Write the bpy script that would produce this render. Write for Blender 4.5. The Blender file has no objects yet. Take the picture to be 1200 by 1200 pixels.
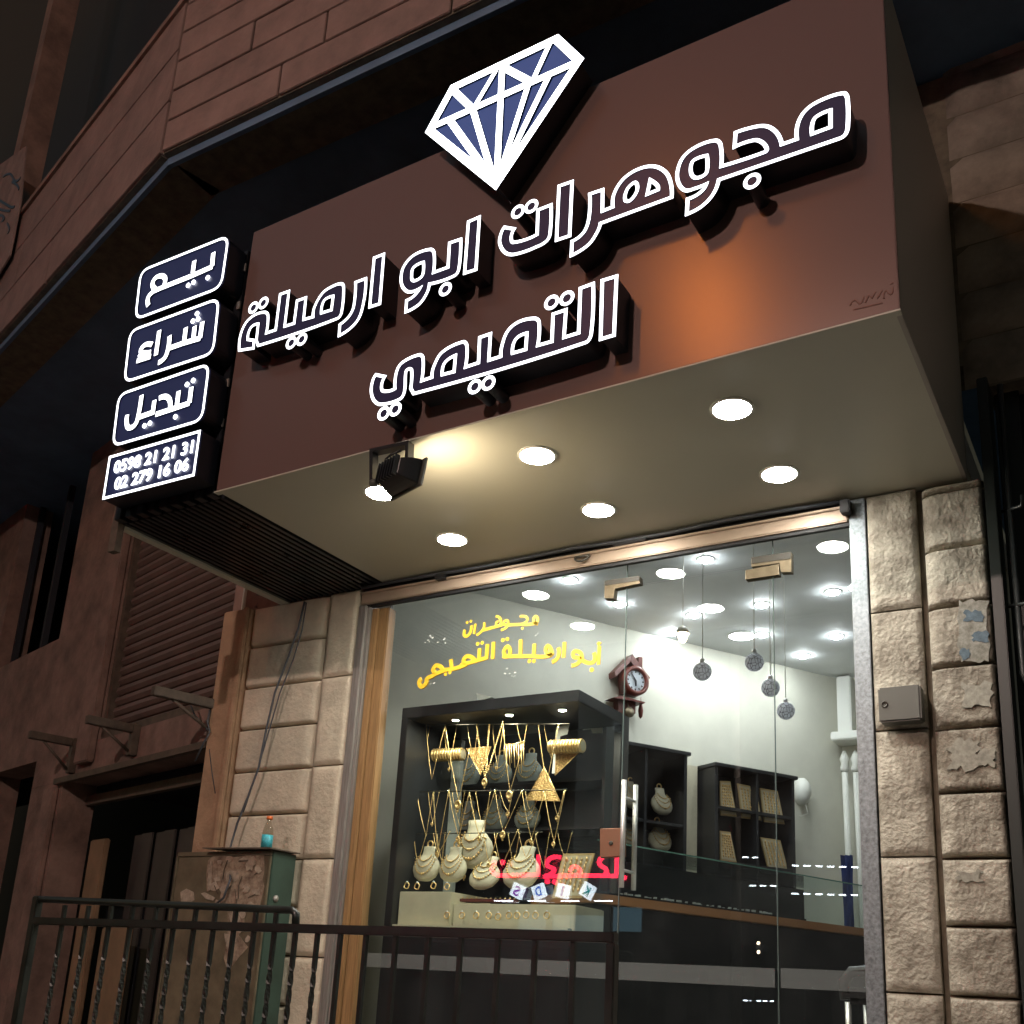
import bpy, bmesh, math, random
from math import sin, cos, radians, pi, atan2, sqrt
from mathutils import Vector, Matrix, noise
from mathutils.geometry import tessellate_polygon

random.seed(7)
SC = bpy.context.scene
COL = SC.collection

# ------------------------------------------------------------------ camera
YAW, PITCH, ROLL, FOC = radians(-32.10565507), radians(15.93141356), radians(3.27848934), 1238.2
EYE = Vector((0, 0, 1.6))
_f = Vector((sin(YAW)*cos(PITCH), cos(YAW)*cos(PITCH), sin(PITCH)))
_r = Vector((cos(YAW), -sin(YAW), 0)); _u = _r.cross(_f)
RT = _r*cos(ROLL) + _u*sin(ROLL)
UP = -_r*sin(ROLL) + _u*cos(ROLL)
cam_d = bpy.data.cameras.new('Camera')
cam = bpy.data.objects.new('Camera', cam_d); COL.objects.link(cam)
m = Matrix.Identity(4)
for i in range(3):
    m[i][0], m[i][1], m[i][2], m[i][3] = RT[i], UP[i], -_f[i], EYE[i]
cam.matrix_world = m
cam_d.sensor_width = 36.0
cam_d.lens = 36.0*FOC/1200.0
cam_d.shift_x = 0.0
cam_d.shift_y = 200.0/1200.0
cam_d.clip_start = 0.05
cam_d.clip_end = 400
SC.camera = cam

# ------------------------------------------------------------------ world, night sky, exposure
w = bpy.data.worlds.new('World'); SC.world = w; w.use_nodes = True
nt = w.node_tree; nt.nodes.clear()
sky = nt.nodes.new('ShaderNodeTexSky'); sky.sky_type = 'NISHITA'; sky.sun_disc = False
sky.sun_elevation = radians(1.5); sky.sun_rotation = radians(200)
bg = nt.nodes.new('ShaderNodeBackground'); bg.inputs['Strength'].default_value = 0.10
wo = nt.nodes.new('ShaderNodeOutputWorld')
nt.links.new(sky.outputs[0], bg.inputs[0]); nt.links.new(bg.outputs[0], wo.inputs[0])
SC.view_settings.view_transform = 'Standard'
SC.view_settings.look = 'None'
SC.view_settings.exposure = 0.52
SC.view_settings.gamma = 1.0
SC.cycles.use_denoising = True
SC.cycles.max_bounces = 8
SC.cycles.diffuse_bounces = 4
SC.cycles.glossy_bounces = 4
SC.cycles.transparent_max_bounces = 16
SC.cycles.sample_clamp_indirect = 4.0
SC.cycles.caustics_reflective = False
SC.cycles.caustics_refractive = False

# ------------------------------------------------------------------ pixel -> place helpers (1200 px picture)
def ray(x, y):
    return RT*((x-600)/FOC) + UP*(-(y-800)/FOC) + _f
def aty(x, y, Y):
    d = ray(x, y); return EYE + d*(Y/d.y)
def atz(x, y, z):
    d = ray(x, y); return EYE + d*((z-EYE.z)/d.z)
def atx(x, y, X):
    d = ray(x, y); return EYE + d*(X/d.x)

class Wall:
    """vertical plane: origin, direction u (azimuth from +Y towards +X), outward normal n"""
    def __init__(s, origin, az, flip=1):
        s.o = Vector((origin[0], origin[1], 0)); a = radians(az)
        s.u = Vector((sin(a), cos(a), 0)); s.n = Vector((s.u.y, -s.u.x, 0))*flip
    def P(s, a, z, off=0.0):
        v = s.o + s.u*a + s.n*off; return Vector((v.x, v.y, z))
    def px(s, x, y, off=0.0):
        d = ray(x, y); q = s.o + s.n*off
        t = (q-EYE).dot(s.n)/d.dot(s.n); w = EYE + d*t
        return (w-s.o).dot(s.u), w.z

def crop(o, sc, pts):
    return [tuple([o[0]+p[0]/sc, o[1]+p[1]/sc] + list(p[2:])) for p in pts]

def smooth(pts, closed=True, sub=6):
    """points (x, y) are corners, (x, y, 1) are smooth; returns a polyline"""
    n = len(pts); V = [Vector((p[0], p[1])) for p in pts]; S = [len(p) > 2 and p[2] for p in pts]
    out = []
    def tan(i):
        a, b, c = V[(i-1) % n], V[i], V[(i+1) % n]
        d = c-a
        return d.normalized() if d.length > 1e-9 else Vector((0, 0))
    segs = n if closed else n-1
    for i in range(segs):
        j = (i+1) % n; a, b = V[i], V[j]; L = (b-a).length
        ei = S[i] and (closed or 0 < i < n-1); ej = S[j] and (closed or 0 < j < n-1)
        out.append(a.copy())
        if not (ei or ej): continue
        ta = tan(i)*L if ei else None; tb = tan(j)*L if ej else None
        if ta is None: ta = (b-a)*1.0 if tb is None else (2*(b-a)-tb)*0.75
        if tb is None: tb = (2*(b-a)-ta)*0.75
        for k in range(1, sub):
            t = k/sub; t2, t3 = t*t, t*t*t
            out.append(a*(2*t3-3*t2+1) + ta*(t3-2*t2+t) + b*(-2*t3+3*t2) + tb*(t3-t2))
    if not closed: out.append(V[-1].copy())
    res = [out[0]]
    for p in out[1:]:
        if (p-res[-1]).length > 1e-5: res.append(p)
    if closed and (res[0]-res[-1]).length < 1e-5: res.pop()
    return res

# ------------------------------------------------------------------ materials
def mat(name, base=(0.5, 0.5, 0.5), rough=0.6, metal=0.0, var=0.0, vscale=8.0, bump=0.0, bscale=40.0, bdet=6.0,
        emit=None, estr=0.0, spec=0.5, var2=None, stretch=None, coat=0.0):
    m = bpy.data.materials.new(name); m.use_nodes = True
    nt = m.node_tree; b = nt.nodes['Principled BSDF']
    b.inputs['Base Color'].default_value = (*base, 1)
    b.inputs['Roughness'].default_value = rough
    b.inputs['Metallic'].default_value = metal
    b.inputs['Specular IOR Level'].default_value = spec
    if coat: b.inputs['Coat Weight'].default_value = coat
    if emit:
        b.inputs['Emission Color'].default_value = (*emit, 1); b.inputs['Emission Strength'].default_value = estr
    vec = None
    if var or bump:
        tc = nt.nodes.new('ShaderNodeTexCoord'); vec = tc.outputs['Object']
        if stretch:
            mp = nt.nodes.new('ShaderNodeMapping'); mp.inputs['Scale'].default_value = stretch
            nt.links.new(vec, mp.inputs[0]); vec = mp.outputs[0]
    if var:
        n1 = nt.nodes.new('ShaderNodeTexNoise'); n1.inputs['Scale'].default_value = vscale; n1.inputs['Detail'].default_value = 8
        n1.inputs['Roughness'].default_value = 0.65
        nt.links.new(vec, n1.inputs['Vector'])
        r = nt.nodes.new('ShaderNodeValToRGB')
        c0 = var2 if var2 else tuple(c*(1-var) for c in base); c1 = tuple(min(1, c*(1+var*0.6)) for c in base)
        r.color_ramp.elements[0].position = 0.32; r.color_ramp.elements[0].color = (*c0, 1)
        r.color_ramp.elements[1].position = 0.66; r.color_ramp.elements[1].color = (*c1, 1)
        nt.links.new(n1.outputs['Fac'], r.inputs[0]); nt.links.new(r.outputs[0], b.inputs['Base Color'])
        rr = nt.nodes.new('ShaderNodeMapRange'); rr.inputs[3].default_value = max(0.03, rough-0.12); rr.inputs[4].default_value = min(1, rough+0.12)
        nt.links.new(n1.outputs['Fac'], rr.inputs[0]); nt.links.new(rr.outputs[0], b.inputs['Roughness'])
    if bump:
        n2 = nt.nodes.new('ShaderNodeTexNoise'); n2.inputs['Scale'].default_value = bscale; n2.inputs['Detail'].default_value = bdet
        nt.links.new(vec, n2.inputs['Vector'])
        bp = nt.nodes.new('ShaderNodeBump'); bp.inputs['Strength'].default_value = bump; bp.inputs['Distance'].default_value = 0.02
        nt.links.new(n2.outputs['Fac'], bp.inputs['Height']); nt.links.new(bp.outputs[0], b.inputs['Normal'])
    return m

def emat(name, col, s, sample=True):
    m = bpy.data.materials.new(name); m.use_nodes = True; nt = m.node_tree; nt.nodes.clear()
    e = nt.nodes.new('ShaderNodeEmission'); e.inputs[0].default_value = (*col, 1); e.inputs[1].default_value = s
    o = nt.nodes.new('ShaderNodeOutputMaterial'); nt.links.new(e.outputs[0], o.inputs[0])
    if not sample: m.cycles.emission_sampling = 'NONE'
    return m

def glassmat(name, tint=(0.93, 0.97, 0.96), f0=0.035, smudge=0.0):
    m = bpy.data.materials.new(name); m.use_nodes = True; nt = m.node_tree; nt.nodes.clear()
    N = nt.nodes.new; L = nt.links.new
    tr = N('ShaderNodeBsdfTransparent'); tr.inputs[0].default_value = (*tint, 1)
    gl = N('ShaderNodeBsdfGlossy'); gl.inputs['Roughness'].default_value = 0.0; gl.inputs[0].default_value = (0.95, 1, 1, 1)
    lw = N('ShaderNodeLayerWeight'); lw.inputs[0].default_value = 0.5
    pw = N('ShaderNodeMath'); pw.operation = 'POWER'; pw.inputs[1].default_value = 5.0
    ml = N('ShaderNodeMath'); ml.operation = 'MULTIPLY_ADD'; ml.inputs[1].default_value = 1-f0; ml.inputs[2].default_value = f0
    mx = N('ShaderNodeMixShader'); o = N('ShaderNodeOutputMaterial')
    L(lw.outputs['Facing'], pw.inputs[0]); L(pw.outputs[0], ml.inputs[0]); L(ml.outputs[0], mx.inputs[0])
    L(tr.outputs[0], mx.inputs[1]); L(gl.outputs[0], mx.inputs[2])
    last = mx
    if smudge:
        df = N('ShaderNodeBsdfDiffuse'); df.inputs[0].default_value = (0.8, 0.85, 0.85, 1)
        tc = N('ShaderNodeTexCoord'); ns = N('ShaderNodeTexNoise'); ns.inputs['Scale'].default_value = 3.0; ns.inputs['Detail'].default_value = 10
        rp = N('ShaderNodeMapRange'); rp.inputs[1].default_value = 0.45; rp.inputs[2].default_value = 0.8; rp.inputs[3].default_value = 0.0; rp.inputs[4].default_value = smudge
        L(tc.outputs['Object'], ns.inputs['Vector']); L(ns.outputs['Fac'], rp.inputs[0])
        m2 = N('ShaderNodeMixShader'); L(rp.outputs[0], m2.inputs[0]); L(mx.outputs[0], m2.inputs[1]); L(df.outputs[0], m2.inputs[2]); last = m2
    L(last.outputs[0], o.inputs[0])
    return m

M = {}
M['panel'] = mat('brown_composite', (0.195, 0.122, 0.108), 0.23, 0.25, spec=0.6, bump=0.012, bscale=1.3, bdet=1)
M['soffit'] = mat('cream_soffit', (0.47, 0.46, 0.385), 0.42, 0.0, var=0.05, vscale=1.2)
M['side_panel'] = mat('grey_side_panel', (0.33, 0.30, 0.27), 0.45, 0.0, var=0.08, vscale=2)
M['face'] = mat('navy_letter_face_glow', (0.035, 0.027, 0.055), 0.28, 0.0, spec=0.6, emit=(0.10, 0.14, 0.55), estr=0.02)  # faint blue emission stands in for tube glow spilling over the faces
M['dface'] = mat('emblem_face_glow', (0.05, 0.06, 0.14), 0.3, emit=(0.14, 0.26, 0.75), estr=0.16)  # glow of the surrounding tubes put into base colour and emission
M['bface'] = mat('navy_box_face_glow', (0.03, 0.035, 0.08), 0.3, emit=(0.08, 0.15, 0.6), estr=0.04)  # weak emission imitates border tube glow on the box face
M['lside'] = mat('black_letter_side', (0.010, 0.013, 0.02), 0.33)
M['neon'] = emat('white_led_tube', (0.93, 0.94, 1.0), 2.6)
M['neon_big'] = emat('white_led_emblem', (0.9, 0.95, 1.0), 4.5)
M['blackslat'] = mat('black_slats', (0.014, 0.015, 0.018), 0.3, var=0.3, vscale=5)
M['upper'] = mat('brown_stone_cladding', (0.235, 0.16, 0.14), 0.75, var=0.3, vscale=3.5, bump=0.25, bscale=30)
M['lower'] = mat('brown_plaster', (0.235, 0.152, 0.122), 0.8, var=0.45, vscale=3, bump=0.3, bscale=25)
M['tanpl'] = mat('tan_plaster', (0.36, 0.23, 0.14), 0.8, var=0.3, vscale=4, bump=0.3, bscale=30)
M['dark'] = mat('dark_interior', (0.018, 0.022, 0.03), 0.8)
M['darksoff'] = mat('dark_soffit_with_spill', (0.11, 0.19, 0.30), 0.7, var=0.3, vscale=2)  # navy base colour stands in for cool light spilling from the sign
M['stoneL'] = mat('pale_limestone', (0.55, 0.48, 0.37), 0.8, var=0.22, vscale=5, bump=0.35, bscale=38, bdet=10)
M['stoneR'] = mat('grey_limestone', (0.44, 0.41, 0.34), 0.82, var=0.5, vscale=4.5, bump=0.7, bscale=45, bdet=12, var2=(0.14, 0.115, 0.085))
M['joint'] = mat('stone_joint', (0.17, 0.14, 0.10), 0.9, var=0.4, vscale=10)
M['darkstone'] = mat('dark_limestone', (0.30, 0.25, 0.20), 0.85, var=0.55, vscale=2.2, bump=0.6, bscale=22, bdet=10)
M['galv'] = mat('galvanised_steel', (0.24, 0.27, 0.29), 0.5, 0.6, var=0.45, vscale=60)
M['alu'] = mat('old_aluminium', (0.38, 0.36, 0.33), 0.45, 0.6, var=0.3, vscale=6, stretch=(20, 20, 1))
M['rail_tan'] = mat('shutter_rail', (0.42, 0.32, 0.24), 0.4, 0.3, var=0.12, vscale=3)
M['wood'] = mat('pine_frame', (0.30, 0.175, 0.075), 0.5, var=0.3, vscale=6, stretch=(14, 14, 0.8))
M['black'] = mat('black_paint', (0.013, 0.013, 0.014), 0.35)
M['blackmatte'] = mat('black_matte', (0.012, 0.012, 0.013), 0.6)
M['glass'] = glassmat('shop_glass', (0.965, 0.985, 0.98), 0.045, smudge=0.010)
M['cglass'] = glassmat('case_glass', (0.96, 0.985, 0.98), 0.006)
M['frost'] = None
M['brass'] = mat('aged_brass', (0.17, 0.135, 0.085), 0.42, 0.6, var=0.2, vscale=20)
M['bronze'] = mat('dark_bronze', (0.045, 0.04, 0.03), 0.5, 0.0)
M['steel'] = mat('brushed_steel', (0.72, 0.72, 0.70), 0.38, 0.75)
M['gold'] = mat('gold', (0.84, 0.58, 0.25), 0.33, 0.75)
M['yellow'] = mat('yellow_vinyl', (0.80, 0.50, 0.03), 0.5, emit=(0.8, 0.5, 0.03), estr=0.0)
M['iwall'] = mat('white_shop_wall', (0.62, 0.61, 0.52), 0.75, var=0.09, vscale=2.2, bump=0.08, bscale=9)
M['iceil'] = mat('white_shop_ceiling', (0.86, 0.89, 0.90), 0.7, var=0.08, vscale=1.5)
M['sidewall'] = mat('grey_shop_side_wall', (0.2, 0.2, 0.2), 0.8)
M['ifloor'] = mat('shop_floor_tile', (0.45, 0.44, 0.41), 0.5)
M['cabinet'] = mat('black_cabinet', (0.018, 0.019, 0.021), 0.35, var=0.2, vscale=3)
M['cream'] = mat('cream_leatherette', (0.60, 0.55, 0.40), 0.55, var=0.08, vscale=12)
M['greybust'] = mat('grey_leatherette', (0.34, 0.37, 0.34), 0.6, var=0.1, vscale=12)
M['card'] = mat('cream_card', (0.58, 0.5, 0.33), 0.6)
M['cardframe'] = mat('card_frame', (0.50, 0.36, 0.16), 0.5)
M['redwood'] = mat('red_wood', (0.13, 0.024, 0.014), 0.35, var=0.3, vscale=12)
M['dial'] = mat('white_dial', (0.75, 0.8, 0.85), 0.4)
M['white'] = mat('white_paint', (0.72, 0.72, 0.66), 0.5)
M['boxgrey'] = mat('grey_plastic_box', (0.085, 0.088, 0.075), 0.45)
M['green'] = mat('green_steel', (0.034, 0.066, 0.050), 0.5, var=0.25, vscale=5)
M['olive'] = mat('weathered_olive_steel', (0.13, 0.105, 0.065), 0.6, var=0.45, vscale=6)
M['paper'] = mat('torn_paper', (0.27, 0.21, 0.15), 0.9, var=0.6, vscale=22, var2=(0.13, 0.085, 0.06))
M['paper2'] = mat('pale_torn_paper', (0.36, 0.29, 0.22), 0.9, var=0.35, vscale=30)
M['railing'] = mat('dark_green_black_iron', (0.022, 0.026, 0.022), 0.36, 0.2, var=0.4, vscale=8)
M['steelbr'] = mat('rusty_steel', (0.10, 0.075, 0.055), 0.65, var=0.4, vscale=12)
M['shutter'] = mat('brown_shutter', (0.17, 0.115, 0.095), 0.5, 0.1, var=0.25, vscale=4)
M['foldpanel'] = mat('dark_folding_door', (0.06, 0.055, 0.05), 0.55, var=0.4, vscale=3)
M['tan_door'] = mat('tan_door_leaf', (0.26, 0.17, 0.10), 0.6, var=0.3, vscale=3)
M['asphalt'] = mat('asphalt', (0.05, 0.05, 0.05), 0.85, var=0.3, vscale=4, bump=0.5, bscale=120)
M['paving'] = mat('concrete_paving', (0.28, 0.26, 0.23), 0.8, var=0.2, vscale=3, bump=0.3, bscale=60)
M['counter'] = mat('black_counter', (0.006, 0.0065, 0.007), 0.25)
M['brownstrip'] = mat('brown_trim', (0.24, 0.12, 0.05), 0.4)
M['bluecloth'] = mat('blue_cloth', (0.012, 0.03, 0.13), 0.9)
M['orange'] = mat('orange_cap', (0.7, 0.16, 0.04), 0.45)
M['label_blue'] = mat('blue_label', (0.06, 0.42, 0.50), 0.5, var=0.4, vscale=60)
M['plastic'] = glassmat('clear_plastic', (0.85, 0.84, 0.8), 0.06)
M['cable'] = mat('grey_cable', (0.05, 0.055, 0.065), 0.5)
M['oppwall'] = mat('dark_street_facade', (0.035, 0.033, 0.032), 0.9, var=0.3, vscale=1)
M['downlight'] = emat('downlight_panel', (1.0, 0.965, 0.88), 165)
M['spotlight'] = emat('ceiling_spot', (0.92, 0.97, 1.0), 140)
M['reflected_oval'] = emat('reflected_oval_light', (0.95, 0.98, 1.0), 55)  # glowing disc in place of ovals mirrored in the glass
M['floodlens'] = emat('flood_lens', (1.0, 0.80, 0.54), 75)
M['sodium'] = emat('sodium_lamp', (1.0, 0.31, 0.04), 30)
M['streetled'] = emat('street_lamp', (1.0, 0.76, 0.67), 2650)
M['bulb'] = emat('warm_bulb', (1.0, 0.78, 0.5), 30)
M['red_neon'] = emat('red_neon', (1.0, 0.02, 0.06), 14, False)
M['cube_white'] = emat('lit_cube_face', (0.85, 0.9, 1.0), 7, False)
M['kid_purple'] = emat('purple_letter', (0.35, 0.05, 0.6), 4, False)
M['kid_blue'] = emat('blue_letter', (0.06, 0.2, 0.9), 4, False)
M['kid_teal'] = emat('teal_letter', (0.0, 0.35, 0.35), 4, False)
M['led'] = emat('led_dash', (0.85, 0.88, 1.0), 22, False)
M['wlamp'] = emat('warm_wall_lamp', (1.0, 0.75, 0.5), 22, False)
M['litwin'] = emat('lit_window', (1.0, 0.95, 0.8), 16, False)
M['bluewin'] = emat('lit_shopfront', (0.35, 0.6, 0.75), 0.6, False)

# frosted glass stripe
def frostmat():
    m = bpy.data.materials.new('frosted_film'); m.use_nodes = True; nt = m.node_tree; nt.nodes.clear()
    N = nt.nodes.new; L = nt.links.new
    a = N('ShaderNodeBsdfTransparent'); b = N('ShaderNodeBsdfDiffuse'); b.inputs[0].default_value = (0.55, 0.6, 0.6, 1)
    x = N('ShaderNodeMixShader'); x.inputs[0].default_value = 0.10; o = N('ShaderNodeOutputMaterial')
    L(a.outputs[0], x.inputs[1]); L(b.outputs[0], x.inputs[2]); L(x.outputs[0], o.inputs[0]); return m
M['frost'] = frostmat()

# mosaic pendant glass
def mosaic():
    m = mat('mosaic_glass', (0.45, 0.47, 0.5), 0.45); nt = m.node_tree; b = nt.nodes['Principled BSDF']
    tc = nt.nodes.new('ShaderNodeTexCoord'); v = nt.nodes.new('ShaderNodeTexVoronoi'); v.inputs['Scale'].default_value = 40; v.feature = 'DISTANCE_TO_EDGE'
    r = nt.nodes.new('ShaderNodeValToRGB'); e = r.color_ramp.elements
    e[0].position = 0.02; e[0].color = (0.10, 0.10, 0.12, 1); e[1].position = 0.07; e[1].color = (0.93, 0.95, 1.0, 1)
    nt.links.new(tc.outputs['Object'], v.inputs['Vector']); nt.links.new(v.outputs['Distance'], r.inputs[0]); nt.links.new(r.outputs[0], b.inputs['Base Color'])
    tl = nt.nodes.new('ShaderNodeBsdfTranslucent'); mx = nt.nodes.new('ShaderNodeMixShader'); mx.inputs[0].default_value = 0.55
    nt.links.new(r.outputs[0], tl.inputs[0]); nt.links.new(b.outputs[0], mx.inputs[1]); nt.links.new(tl.outputs[0], mx.inputs[2])
    nt.links.new(mx.outputs[0], nt.nodes['Material Output'].inputs[0])
    return m
M['mosaic'] = mosaic()

# ------------------------------------------------------------------ mesh builder
WM = {}   # world matrix of every parent
class MB:
    def __init__(s): s.v = []; s.f = []; s.sm = []; s.mi = {}
    def add(s, vs, fs, smooth=False):
        o = len(s.v); s.v += [Vector(v) for v in vs]; s.f += [tuple(i+o for i in f) for f in fs]; s.sm += [smooth]*len(fs)
    def box(s, x0, x1, y0, y1, z0, z1, bev=0.0, X=None):
        if bev:
            bm = bmesh.new(); bmesh.ops.create_cube(bm, size=1.0)
            for v in bm.verts: v.co = Vector(((x0+x1)/2+v.co.x*(x1-x0), (y0+y1)/2+v.co.y*(y1-y0), (z0+z1)/2+v.co.z*(z1-z0)))
            bmesh.ops.bevel(bm, geom=bm.edges[:], offset=bev, segments=2, affect='EDGES')
            s.frombm(bm, X); return
        vs = [Vector(p) for p in ((x0,y0,z0),(x1,y0,z0),(x1,y1,z0),(x0,y1,z0),(x0,y0,z1),(x1,y0,z1),(x1,y1,z1),(x0,y1,z1))]
        if X: vs = [X(v) for v in vs]
        s.add(vs, [(0,3,2,1),(4,5,6,7),(0,1,5,4),(1,2,6,5),(2,3,7,6),(3,0,4,7)])
    def frombm(s, bm, X=None, smooth=False):
        bm.verts.index_update()
        s.add([X(v.co) if X else v.co.copy() for v in bm.verts], [tuple(v.index for v in f.verts) for f in bm.faces], smooth); bm.free()
    def hexa(s, b, t):   # b, t : four points each (bottom, top)
        s.add(list(b)+list(t), [(0,3,2,1),(4,5,6,7),(0,1,5,4),(1,2,6,5),(2,3,7,6),(3,0,4,7)])
    def prism(s, loops, ext, cap_back=True, caps=True):
        """loops: list of 3D loops (outer first), ext: extrude vector"""
        ext = Vector(ext)
        loops = [[Vector(p) for p in l] for l in loops]
        tri = tessellate_polygon(loops); flat = [p for l in loops for p in l]
        if caps:
            s.add(flat, [tuple(t) for t in tri])
            if cap_back: s.add([p+ext for p in flat], [tuple(t) for t in tri])
        for l in loops:
            n = len(l); s.add(l+[p+ext for p in l], [(i, (i+1) % n, n+(i+1) % n, n+i) for i in range(n)])
    def tube(s, pts, r, n=8, closed=False, caps=True, sm=True):
        pts = [Vector(p) for p in pts]; k = len(pts); rings = []
        rs = r if isinstance(r, (list, tuple)) else [r]*k
        prev = None
        for i in range(k):
            a = pts[i-1] if (i or closed) else pts[i]; b = pts[(i+1) % k] if (i < k-1 or closed) else pts[i]
            t = (b-a).normalized()
            if prev is None:
                h = Vector((0, 0, 1)) if abs(t.z) < 0.9 else Vector((1, 0, 0))
                x = h.cross(t).normalized()
            else:
                x = (prev - t*prev.dot(t)).normalized()
            prev = x; y = t.cross(x)
            rings.append([pts[i] + (x*cos(2*pi*j/n)+y*sin(2*pi*j/n))*rs[i] for j in range(n)])
        vs = [p for rg in rings for p in rg]; fs = []
        for i in range(k if closed else k-1):
            for j in range(n):
                a = i*n+j; b = i*n+(j+1) % n; c = ((i+1) % k)*n+(j+1) % n; d = ((i+1) % k)*n+j
                fs.append((a, b, c, d))
        s.add(vs, fs, sm)
        if caps and not closed:
            s.add(rings[0], [tuple(range(n))[::-1]]); s.add(rings[-1], [tuple(range(n))])
    def lathe(s, prof, X, n=24, sm=True, sx=1.0, sy=1.0):
        """prof [(r, z)], X maps local Vector to world"""
        vs = []; k = len(prof)
        for r, z in prof:
            for j in range(n):
                a = 2*pi*j/n; vs.append(X(Vector((r*cos(a)*sx, r*sin(a)*sy, z))))
        fs = [(i*n+j, i*n+(j+1) % n, (i+1)*n+(j+1) % n, (i+1)*n+j) for i in range(k-1) for j in range(n)]
        s.add(vs, fs, sm)
        if prof[0][0] > 1e-5: s.add(vs[:n], [tuple(range(n))[::-1]])
        if prof[-1][0] > 1e-5: s.add(vs[-n:], [tuple(range(n))])
    def ribbon(s, pts, hw, back, front, closed=True, lift=None):
        """pts: list of (u, v) in a plane; back/front: functions (u, v) -> world point at the rear / front level"""
        P = [Vector(p) for p in pts]; k = len(P); Ls, Rs = [], []
        for i in range(k):
            a = P[i-1] if (i or closed) else None; b = P[(i+1) % k] if (i < k-1 or closed) else None
            d1 = (P[i]-a).normalized() if a is not None else None; d2 = (b-P[i]).normalized() if b is not None else None
            if d1 is None: d1 = d2
            if d2 is None: d2 = d1
            n1 = Vector((-d1.y, d1.x)); n2 = Vector((-d2.y, d2.x)); mt = n1+n2
            if mt.length < 1e-6: mt = n1.copy()
            mt.normalize(); c = max(0.42, mt.dot(n1)); off = mt*(hw/c)
            Ls.append(P[i]+off); Rs.append(P[i]-off)
        vs = []
        for i in range(k):
            l, r, p = Ls[i], Rs[i], P[i]
            li = p+(l-p)*0.93; ri = p+(r-p)*0.93
            vs += [back(*l), front(*li), front(*ri), back(*r)]
        fs = []
        for i in range(k if closed else k-1):
            a, b = 4*i, 4*((i+1) % k)
            for q in range(4): fs.append((a+q, b+q, b+(q+1) % 4, a+(q+1) % 4))
        for i_, f_ in enumerate(fs):
            if i_ % 4 != 1: s.mi[len(s.f)+i_] = 1
        if not closed:
            for q in range(2): s.mi[len(s.f)+len(fs)+q] = 1
            fs += [(0, 1, 2, 3), (4*k-1, 4*k-2, 4*k-3, 4*k-4)]
        s.add(vs, fs)
    def build(s, name, material, parent=None, local=False, bevel=0.0, mat2=None, **props):
        me = bpy.data.meshes.new(name)
        vs = s.v
        if parent is not None and not local:
            inv = WM[parent.name].inverted(); vs = [inv @ v for v in vs]
        me.from_pydata([tuple(v) for v in vs], [], s.f)
        me.polygons.foreach_set('use_smooth', s.sm)
        if mat2 is not None:
            for i_ in s.mi: me.polygons[i_].material_index = 1
        bm = bmesh.new(); bm.from_mesh(me); bmesh.ops.remove_doubles(bm, verts=bm.verts[:], dist=1e-6);         bmesh.ops.recalc_face_normals(bm, faces=bm.faces[:]); bm.to_mesh(me); bm.free()
        me.materials.append(material)
        if mat2 is not None: me.materials.append(mat2)
        o = bpy.data.objects.new(name, me); COL.objects.link(o)
        if parent is not None:
            o.parent = parent; WM[o.name] = WM[parent.name].copy()
        else: WM[o.name] = Matrix.Identity(4)
        if bevel:
            b = o.modifiers.new('bevel', 'BEVEL'); b.width = bevel; b.segments = 2; b.limit_method = 'ANGLE'
        for k_, v_ in props.items(): o[k_] = v_
        return o

def tag(o, label, cat, group=None):
    o['label'] = label; o['category'] = cat
    if group: o['group'] = group
    return o
def thing(name, label, cat, loc=(0, 0, 0), group=None):
    o = bpy.data.objects.new(name, None); COL.objects.link(o); o.location = loc
    o.empty_display_size = 0.1
    WM[o.name] = Matrix.Translation(Vector(loc)); return tag(o, label, cat, group)
def struct(o): o['kind'] = 'structure'; return o
def dup(root, loc, label, group=None):
    r = root.copy(); COL.objects.link(r); r.location = loc; r['label'] = label
    if group: r['group'] = group
    for ch in root.children:
        c = ch.copy(); COL.objects.link(c); c.parent = r
        for g in ch.children:
            d = g.copy(); COL.objects.link(d); d.parent = c
    return r
def frame_X(c, xa, ya, za):
    c = Vector(c); xa, ya, za = Vector(xa), Vector(ya), Vector(za)
    return lambda v: c + xa*v.x + ya*v.y + za*v.z

def text_mesh(txt, size, place, depth, bold=0.0, spacing=1.0, width=None):
    """flat text outline -> MB geometry; place(u, v, d) -> world. width: wanted total width"""
    cu = bpy.data.curves.new('tmp_text', 'FONT'); cu.body = txt; cu.size = size; cu.offset = bold; cu.space_character = spacing
    cu.extrude = 0; cu.resolution_u = 4
    ob = bpy.data.objects.new('tmp_text', cu); COL.objects.link(ob)
    dg = bpy.context.evaluated_depsgraph_get(); me = ob.evaluated_get(dg).to_mesh()
    vs = [v.co.copy() for v in me.vertices]; fs = [tuple(p.vertices) for p in me.polygons]
    bd = {}
    for f in fs:
        for i in range(len(f)):
            e = (f[i], f[(i+1) % len(f)]); k = tuple(sorted(e)); bd[k] = None if k in bd else e
    ob.evaluated_get(dg).to_mesh_clear(); bpy.data.objects.remove(ob); bpy.data.curves.remove(cu)
    x0 = min(v.x for v in vs); x1 = max(v.x for v in vs); sc = (width/(x1-x0)) if width else 1.0
    mb = MB(); n = len(vs)
    F = [place((v.x-x0)*sc, v.y, depth) for v in vs]; B = [place((v.x-x0)*sc, v.y, 0) for v in vs]
    sides = [(e[0], e[1], e[1]+n, e[0]+n) for e in bd.values() if e]
    mb.add(F+B, fs+sides); return mb

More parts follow.
